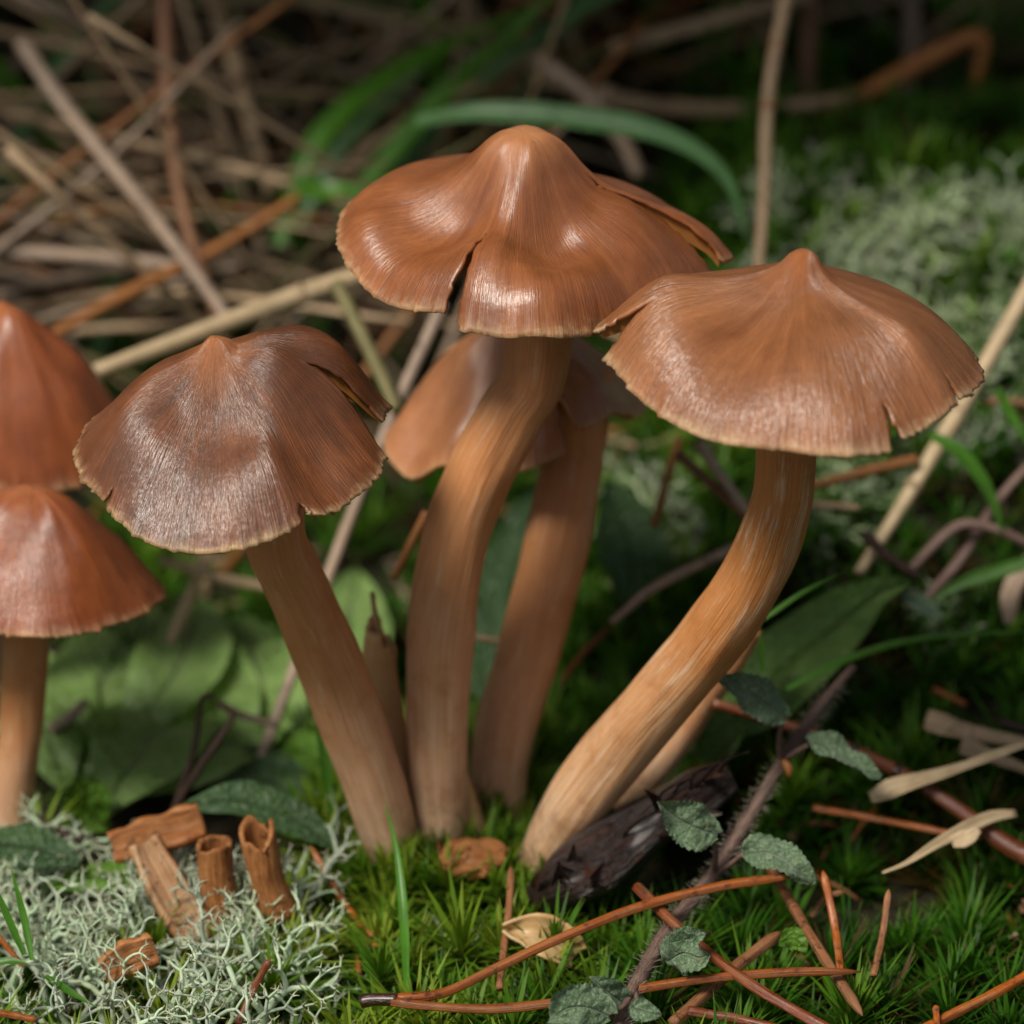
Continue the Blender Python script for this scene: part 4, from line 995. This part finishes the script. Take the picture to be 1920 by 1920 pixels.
stalk('dull pink dead stalk leaning left of the curved stem', [pt(1145, 1168, 330), pt(1230, 1100, 370), pt(1390, 1020, 420)], [9, 12, 12], 'straw_grey')
stalk('orange twiglet leaning below the nippled cap', [pt(1225, 990, 620), pt(1250, 900, 660), pt(1275, 820, 700)], [11, 11, 10], 'stalk_orange')
stalk('orange stalk lying behind the curved stem under the nippled cap', [pt(1510, 915, 560), pt(1620, 885, 580), pt(1720, 860, 600)], [11, 12, 11], 'stalk_orange')
stalk('tan stub lying behind the curved stem', [pt(1500, 945, 480), pt(1560, 948, 480), pt(1610, 952, 480)], [11, 10, 7], 'straw_tan')
stalk('dark broken twig lying below the pale bright straw', [pt(1620, 1000, 430), pt(1660, 1040, 420), pt(1720, 1080, 410)], [14, 12, 9], 'twig', name='dark_twig', cat='twig')
stalk('purplish creeping stem arching above the hairy leaf', [pt(1700, 1075, 470), pt(1790, 990, 520), pt(1860, 990, 520), pt(1950, 1030, 510)], [11, 12, 12, 11], 'runner', name='purple_runner', cat='runner')
stalk('purple stem rising at the frame edge by the arching blade', [pt(1730, 1130, 460), pt(1800, 1050, 520), pt(1870, 940, 600), pt(1950, 850, 660)], [12, 12, 11, 10], 'runner', name='purple_runner', cat='runner')
stalk('thin brown twig lying behind the nippled cap at frame edge', [pt(1840, 755, 760), pt(1890, 752, 760), pt(1960, 765, 760)], [9, 9, 9], 'stalk_brown', name='dark_twig', cat='twig')
stalk('thin dark forked twig standing in the green rosette', [pt(330, 1510, 150), pt(365, 1400, 180), pt(378, 1312, 200), pt(402, 1308, 200)], [9, 8, 7, 6], 'twig', name='dark_twig', cat='twig')
stalk('second dark twig leaning beside the forked one in the rosette', [pt(325, 1520, 140), pt(380, 1430, 160), pt(435, 1345, 190), pt(412, 1318, 200)], [9, 9, 8, 6], 'twig', name='dark_twig', cat='twig')
stalk('short mauve twig crossing the leaning mauve stalk', [pt(410, 1318, 320), pt(450, 1340, 330), pt(520, 1360, 350)], [9, 9, 8], 'straw_grey', name='dark_twig', cat='twig')
stalk('brown stick lying on the soil beneath the upright russet stem', [pt(60, 1535, 60), pt(130, 1565, 40), pt(230, 1605, 10)], [13, 12, 9], 'twig', name='dark_twig', cat='twig')
stalk('pale stick end lying on the rosette leaves', [pt(95, 1370, 420), pt(130, 1345, 430), pt(160, 1315, 440)], [14, 14, 11], 'straw_grey')
stalk('tan stalk lying flat behind the slanting stem below the dark cap', [pt(300, 1050, 800), pt(420, 1085, 780), pt(560, 1110, 760)], [12, 12, 11], 'straw_tan')
stalk('thin straw lying between the tallest and back stems', [pt(860, 1190, 360), pt(920, 1200, 360), pt(980, 1215, 370)], [8, 8, 7], 'straw_tan')
stalk('broad orange dead blade curving at the dark upper background', [pt(1480, 260, 2000), pt(1600, 190, 2050), pt(1740, 110, 2100), pt(1840, 70, 2100), pt(1830, 160, 2080)], [20, 24, 28, 24, 12], 'stalk_orange')
stalk('grey stem standing dimly above the green plume', [pt(1705, -60, 2400), pt(1710, 60, 2350), pt(1700, 180, 2300)], [22, 24, 22], 'straw_grey')

# dry tangle: told apart only by place
rr = random.Random(11)
MT = ['straw_tan', 'straw_grey', 'straw_tan', 'straw_olive', 'stalk_brown', 'straw_grey', 'stalk_orange', 'straw_tan']
kinds = {'straw_tan': 'thin tan dry stalk in the blurred tangle behind', 'straw_grey': 'thin grey dry stalk in the blurred tangle behind', 'straw_olive': 'thin olive dry stalk in the blurred tangle behind',
         'stalk_brown': 'thin dark brown stalk in the blurred tangle behind', 'stalk_orange': 'thin orange stalk in the blurred tangle behind'}
for k in range(290):
    left = k < 200
    px = rr.uniform(-450, 900) if left else rr.uniform(800, 2300)
    py = rr.uniform(-120, 620) if left else rr.uniform(-120, 330)
    Yc = rr.uniform(1500, 3600) if left else rr.uniform(2300, 4200)
    c = pt(px, py, Yc)
    zg = float(height(c[0], c[1]))
    if c[2] > zg + 900: c[2] = zg + rr.uniform(100, 800)
    a = rr.gauss(0, 0.5) if rr.random() < .62 else rr.choice([-1, 1]) * rr.uniform(0.6, 1.5)
    L = rr.uniform(600, 2000)
    d = np.array([math.cos(a), rr.uniform(-0.5, 0.5), math.sin(a) * 0.9]); d /= np.linalg.norm(d)
    bend = np.array([rr.uniform(-60, 60), rr.uniform(-60, 60), rr.uniform(-20, 120)])
    mt = rr.choice(MT)
    r0 = rr.uniform(5, 14)
    lab = ('hair-thin ' if r0 < 8 else 'slim ' if r0 < 11.5 else 'stout ') + kinds[mt][5:].replace('stalk in', ('nearly level' if abs(a) < .35 else 'slanting' if abs(a) < .95 else 'steep') + ' stalk in')
    stalk(lab, [c - d * L * .5, c + bend * .7, c + d * L * .5 - bend * .3], [r0, r0 * .95, r0 * .7], mt, 'dry stalks of the background tangle', n=12)
for k in range(34):          # litter lying low on the left and middle floor
    px, py = rr.uniform(-100, 1300), rr.uniform(700, 1150)
    c = gnd(px, py, 18)
    a = rr.uniform(0, 3.14); L = rr.uniform(180, 480)
    d = np.array([math.cos(a), math.sin(a), rr.uniform(-.05, .12)])
    mt = rr.choice(MT); r0 = rr.uniform(6, 12)
    p0, p1 = c - d * L * .5, c + d * L * .5
    for p in (p0, p1): p[2] = max(p[2], float(height(p[0], p[1])) + 12)
    stalk({'straw_tan': 'tan stalk litter on the floor behind the cluster', 'straw_grey': 'grey stalk litter on the floor behind the cluster', 'straw_olive': 'olive stalk litter on the floor behind the cluster',
           'stalk_brown': 'brown stalk litter on the floor behind the cluster', 'stalk_orange': 'orange stalk litter on the floor behind the cluster'}[mt], [p0, c + np.array([0, 0, 10]), p1], [r0, r0, r0 * .7], mt, 'stalk litter on the floor', n=8)

# ------------------------------------------------------------------ reindeer lichen
def lichen_geo(seed, size=150, r0=9.0, depth=6, stems=5, up=0.55, ns=6):
    rr = random.Random(seed); geos = []
    def grow(p, d, L, r, lev):
        side = np.array([rr.gauss(0, 1), rr.gauss(0, 1), rr.gauss(0, 1)]); side -= d * (side @ d)
        e = p + d * L + side * L * 0.05
        mid = p + d * L * .5 - side * L * 0.05
        t0, t1 = (depth - lev) / (depth + 1), (depth - lev + 1) / (depth + 1)
        r1 = r * (0.82 if lev else 0.4)
        C = spline([p - d * r * .4, mid, e], 4)
        v, f, u = tube(C, [r, (r + r1) / 2, r1], ns, rough=0.06, seed=lev, caps=(lev == 0))
        u = u.copy(); u[:, 2] = t0 + (t1 - t0) * u[:, 2]
        geos.append((v, f, u))
        if lev == 0: return
        d = (e - mid) / np.linalg.norm(e - mid)
        nb = 3 if rr.random() < (0.2 if lev > 1 else 0.55) else 2
        a0 = rr.uniform(0, 6.28)
        x = np.cross(d, [0.3, 0.5, 0.8]); x /= np.linalg.norm(x); y = np.cross(d, x)
        for k in range(nb):
            a = a0 + k * 6.283 / nb + rr.gauss(0, .3)
            sp = rr.uniform(0.55, 1.1)
            nd = d * math.cos(sp) + (x * math.cos(a) + y * math.sin(a)) * math.sin(sp) + np.array([0, 0, 0.12])
            nd /= np.linalg.norm(nd)
            fac = rr.uniform(0.58, 0.85) if lev > 1 else rr.uniform(0.35, 0.6)
            grow(e, nd, L * fac, r1 * rr.uniform(0.74, 0.9), lev - 1 if rr.random() > 0.08 else max(0, lev - 2))
    for s in range(stems):
        a = rr.uniform(0, 6.28); k = rr.uniform(0, 0.9)
        d = np.array([math.cos(a) * k, math.sin(a) * k, up]); d /= np.linalg.norm(d)
        p = np.array([rr.gauss(0, size * .16), rr.gauss(0, size * .16), -size * .1])
        grow(p, d, size * rr.uniform(.28, .42), r0 * rr.uniform(.8, 1.1), depth)
    return join(geos)

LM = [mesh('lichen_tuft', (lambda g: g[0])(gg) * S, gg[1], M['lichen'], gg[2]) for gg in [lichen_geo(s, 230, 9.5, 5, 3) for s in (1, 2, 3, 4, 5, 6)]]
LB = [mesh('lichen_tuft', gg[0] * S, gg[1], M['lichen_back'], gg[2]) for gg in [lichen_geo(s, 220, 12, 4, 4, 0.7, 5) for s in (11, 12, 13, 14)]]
LICHEN = []
def tuft(me, p, rz, sc, label, group, tilt=(0, 0)):
    o = bpy.data.objects.new('lichen_tuft', me)
    COL.objects.link(o)
    o.location = Vector(np.asarray(p) * S); o.rotation_euler = (tilt[0], tilt[1], rz); o.scale = (sc, sc, sc)
    LICHEN.append((p[0], p[1], 70 * sc))
    return tag(o, label, 'lichen', group)
rr = random.Random(9)
spots = [(60, 1700), (150, 1640), (20, 1790), (120, 1790), (210, 1770), (310, 1760), (400, 1740), (470, 1715), (300, 1850), (390, 1830), (480, 1800), (520, 1770),
         (70, 1880), (170, 1880), (260, 1920), (360, 1920), (450, 1900), (500, 1890), (100, 1960), (420, 1990), (300, 2000), (-60, 1750), (-80, 1880), (60, 1640), (335, 1740), (425, 1735), (505, 1725), (290, 1720)]
for k, (px, py) in enumerate(spots):
    p = gnd(px + rr.uniform(-15, 15), py + 45)
    tuft(LM[k % 6], p + np.array([0, 0, 22]), rr.uniform(0, 6.28), rr.uniform(0.85, 1.15), 'grey-green branching reindeer lichen tuft around the torn mushroom pieces', 'lichen tufts by the torn pieces', (rr.uniform(-.25, .25), rr.uniform(-.25, .25)))
for k, (px, py) in enumerate([(910, 1790), (960, 1880), (640, 1900)]):
    p = gnd(px, py + 20)
    tuft(LM[k], p, rr.uniform(0, 6), 0.5, 'tiny lichen scrap caught in moss above the joined needles', 'lichen scraps in the moss')
for k in range(190):
    px, py = rr.uniform(1300, 2150), rr.uniform(395, 690)
    if sn(np.float64(px / 48), np.float64(py / 40), 3.0) < 0.05: continue
    if py < 560 - (px - 1300) * 0.9 + 60 and px < 1480: continue
    if 1780 < px < 1900 and 560 < py < 640: continue
    p = gnd(px, py)
    tuft(LB[k % 4], p - np.array([0, 0, 15]), rr.uniform(0, 6.28), rr.uniform(0.6, 1.0), 'pale green lichen tuft on the blurred bank behind the nippled cap', 'lichen tufts on the bank')
for k, (px, py) in enumerate([(1560, 925), (1620, 910), (1700, 900), (1780, 880), (1850, 860), (1890, 790), (1900, 690), (1860, 700), (1250, 960), (1180, 1000), (1330, 1000), (1230, 1060), (1520, 1010), (1580, 985), (1160, 900), (1300, 930), (1760, 1190), (1480, 1030)]):
    p = gnd(px, py + 15)
    tuft(LB[k % 4], p - np.array([0, 0, 10]), rr.uniform(0, 6.28), rr.uniform(0.6, 0.9), 'small pale lichen sprig on the mossy slope beneath the nippled cap', 'lichen sprigs on the slope')

# ------------------------------------------------------------------ moss
def moss_geo(P, Hs, L, nleaf, e_lo, e_hi, hue, width, seed):
    """P (n,3) shoot feet; every shoot carries nleaf narrow curved leaflets"""
    g = np.random.default_rng(seed)
    n = len(P); N = n * nleaf
    lean = g.normal(0, 0.22, (n, 3)); lean[:, 2] = 1; lean /= np.linalg.norm(lean, axis=1)[:, None]
    k = np.tile(np.arange(nleaf), n); si = np.repeat(np.arange(n), nleaf)
    frac = (k + g.random(N)) / nleaf
    base = P[si] + lean[si] * (Hs[si] * (0.45 + 0.55 * frac))[:, None]
    az = k * 2.39996 + g.normal(0, .35, N) + si
    el = np.radians(e_lo + (e_hi - e_lo) * frac ** 1.5 + g.normal(0, 9, N))
    d = np.stack([np.cos(az) * np.cos(el), np.sin(az) * np.cos(el), np.sin(el)], 1) + lean[si] * 0.25
    d /= np.linalg.norm(d, axis=1)[:, None]
    ln = L[si] * (0.6 + 0.5 * g.random(N)) * (0.75 + 0.25 * np.sin(np.pi * frac))
    side = np.cross(d, [0, 0, 1.0]); side /= np.linalg.norm(side, axis=1)[:, None] + 1e-9
    bend = np.stack([np.cos(az), np.sin(az), -0.7 + 1.1 * g.random(N)], 1) * (ln * (0.08 + 0.22 * g.random(N)))[:, None]
    wv = width[si] * (0.75 + 0.5 * g.random(N))
    vs = []; us = []
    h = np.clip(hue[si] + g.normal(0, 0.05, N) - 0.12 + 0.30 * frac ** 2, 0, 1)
    for s, ww in ((0.0, 0.7), (0.35, 1.0), (0.72, 0.62)):
        c = base + d * (ln * s)[:, None] + bend * s * s
        for sg in (-1, 1):
            vs.append(c + side * (sg * wv * ww * .5)[:, None]); us.append(np.stack([np.full(N, sg), h, np.full(N, s)], 1))
    vs.append(base + d * ln[:, None] + bend); us.append(np.stack([np.zeros(N), h, np.ones(N)], 1))
    V = np.stack(vs, 1).reshape(-1, 3); U = np.stack(us, 1).reshape(-1, 3)
    b = np.arange(N) * 7
    tri = np.concatenate([np.stack([b, b + 1, b + 3], 1), np.stack([b, b + 3, b + 2], 1), np.stack([b + 2, b + 3, b + 5], 1), np.stack([b + 2, b + 5, b + 4], 1), np.stack([b + 4, b + 5, b + 6], 1)])
    return V, tri, U

def moss_feet(x0, x1, y0, y1, step, seed):
    g = np.random.default_rng(seed)
    X, Yg = np.meshgrid(np.arange(x0, x1, step), np.arange(y0, y1, step))
    P = np.stack([X.ravel(), Yg.ravel()], 1) + g.uniform(-.6, .6, (X.size, 2)) * step
    keep = np.ones(len(P), bool)
    for (sx, sy, r) in STEMS: keep &= np.hypot(P[:, 0] - sx, P[:, 1] - sy) > r - 6
    return P[keep], g

def add_moss(label, P2, Hs, L, nleaf, e_lo, e_hi, hue, width, seed):
    P = np.column_stack([P2, height(P2[:, 0], P2[:, 1]) - 6])
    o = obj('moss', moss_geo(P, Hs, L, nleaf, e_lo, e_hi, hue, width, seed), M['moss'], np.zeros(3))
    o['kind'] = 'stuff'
    tag(o, label, 'moss')

def inpoly(P, cx, cy, rx, ry): return ((P[:, 0] - cx) / rx) ** 2 + ((P[:, 1] - cy) / ry) ** 2 < 1
# near carpet
P, g = moss_feet(-1500, 1700, -1250, 420, 92, 1)
lich = np.zeros(len(P), bool)
for (lx, ly, lr) in LICHEN: lich |= np.hypot(P[:, 0] - lx, P[:, 1] - ly) < lr * 1.25
lich &= g.random(len(P)) > 0.12
left_floor = (P[:, 0] < -330) & (P[:, 1] > -150)
hole = inpoly(P, 430, 30, 230, 130) | inpoly(P, 330, -120, 150, 90) | inpoly(P, 690, -130, 180, 100) & (g.random(len(P)) > .3)
P = P[~lich & ~(left_floor & (g.random(len(P)) > .15)) & ~hole]
n = len(P)
starry = sstep(330, -60, P[:, 0]) * 0.8 + 0.2 * g.random(n)
hue = np.clip(0.30 + 0.38 * sstep(320, 0, P[:, 0]) + 0.22 * sn(P[:, 0] / 130, P[:, 1] / 130, 4.0) + g.normal(0, .17, n), 0, 1)
hue[g.random(n) < 0.06] = 0.0
star = g.random(n) < starry
hs = g.uniform(30, 125, n) * (0.85 + 0.4 * sn(P[:, 0] / 110, P[:, 1] / 110, 8.0)) + 25 * np.exp(-(((P[:, 0] + 20) / 260) ** 2 + ((P[:, 1] + 60) / 130) ** 2))
A = star
add_moss('starry yellow-green moss shoots around the stem bases', P[A], hs[A], g.uniform(105, 160, A.sum()), 62, -12, 84, np.clip(hue[A] + .12, 0, 1), g.uniform(8, 11.5, A.sum()), 5)
A = ~star
add_moss('deep green upright feathery moss carpet right of the cluster', P[A], hs[A] * 1.0, g.uniform(100, 150, A.sum()), 60, 8, 86, hue[A] * .85, g.uniform(7, 10, A.sum()), 6)
P2, g2 = moss_feet(-1500, 1700, -1250, 420, 52, 4)
P2 = P2[~(inpoly(P2, 430, 30, 230, 130) | inpoly(P2, 690, -130, 160, 90) | ((P2[:, 0] < -330) & (P2[:, 1] > -150)))]
n = len(P2)
add_moss('low dark moss understorey between the taller shoots', P2, g2.uniform(8, 40, n), g2.uniform(45, 80, n), 24, -5, 75, np.clip(g2.normal(.12, .1, n), 0, 1), g2.uniform(6, 8, n), 9)
# slope and bank behind, coarser
P, g = moss_feet(-1500, 2300, 420, 2300, 70, 2)
keepb = (P[:, 0] > -60) | (g.random(len(P)) < .35)
P = P[keepb]; n = len(P)
add_moss('soft blurred moss on the slope behind the mushrooms', P, g.uniform(50, 110, n), g.uniform(80, 130, n), 30, 5, 80, np.clip(0.32 + .3 * sn(P[:, 0] / 220, P[:, 1] / 220, 6.0) + g.normal(0, .1, n), 0, 1), g.uniform(7, 10, n), 7)
# far floor and green plumes
P, g = moss_feet(-2200, 2800, 2300, 4300, 120, 3)
A = ((P[:, 0] > 500) & (g.random(len(P)) < .28)) | (g.random(len(P)) < .12)
P = P[A]; n = len(P)
add_moss('dim green moss and plumes in the far dark background', P, g.uniform(90, 260, n), g.uniform(110, 190, n), 34, 0, 75, np.clip(g.normal(.12, .15, n), 0, 1), g.uniform(14, 20, n), 8)

# ------------------------------------------------------------------ small litter caught in the moss
rr = random.Random(77)
for k in range(46):
    px, py = rr.uniform(600, 1980), rr.uniform(1560, 1960)
    if k > 34: px, py = rr.uniform(1450, 1950), rr.uniform(1200, 1560)
    p = gnd(px, py, 75) + np.array([0, 0, rr.uniform(-40, 5)])
    a = rr.uniform(0, 6.28); L = rr.uniform(35, 120)
    d = np.array([math.cos(a), math.sin(a) * .8, rr.uniform(-.5, .5)]); d /= np.linalg.norm(d)
    if k % 3:
        o = obj('needle_fragment', tube(spline([p - d * L * .5, p + np.array([0, 0, 5]), p + d * L * .5], 8), [3, rr.uniform(5, 7.5), 3], 8, 0.7, 0.05, k), M[rr.choice(['needle_dull', 'needle_dark', 'needle'])], p)
        tag(o, 'short broken needle fragment sunk in the green moss', 'needle fragment', 'needle fragments in the moss')
    else:
        o = obj('bark_flake', leaf([p - d * L * .3, p + np.array([0, 0, 6]), p + d * L * .3], L * rr.uniform(.3, .6), (rr.uniform(-.5, .5), -.5, .8), .3, .2, .3, 10, 3, float(k), [.4, 1, .8, 1, .5]), M[rr.choice(['bark', 'stalk_brown', 'straw_tan'])], p)
        solid(o, 4); tag(o, 'tiny ragged bark flake resting in the green moss', 'bark flake', 'bark flakes in the moss')

g = np.random.default_rng(31)
ring = []
for (sx, sy, r) in STEMS[:4]:
    for k in range(34):
        a = g.uniform(0, 6.28); q = r + g.uniform(0, 46)
        ring.append((sx + math.cos(a) * q, sy + math.sin(a) * q))
ring = np.array(ring); n = len(ring)
add_moss('tall yellow-green moss clinging round the feet of the clustered stems', ring, g.uniform(60, 150, n), g.uniform(60, 105, n), 38, 5, 84, np.clip(g.normal(.5, .2, n), 0, 1), g.uniform(6, 9, n), 32)
for k in range(26):
    sx, sy, r = STEMS[k % 4]
    a = rr.uniform(-2.9, -0.2); q = r + rr.uniform(0, 30)
    p = on(sx + math.cos(a) * q, sy + math.sin(a) * q, rr.uniform(60, 125)); sz = rr.uniform(7, 16)
    v_, f_, u_ = tube(spline([p - np.array([sz, 0, 0]), p, p + np.array([sz, rr.uniform(-5, 5), rr.uniform(-5, 5)])], 6), [sz * .5, sz * .8, sz * .9, sz * .4], 7, 0.8, 0.3, float(k))
    tag(obj('soil_crumb', (v_, f_, u_), M['bark'], p), 'dark soil crumb caught in moss at the stem feet', 'soil crumb', 'soil crumbs at the stem feet')
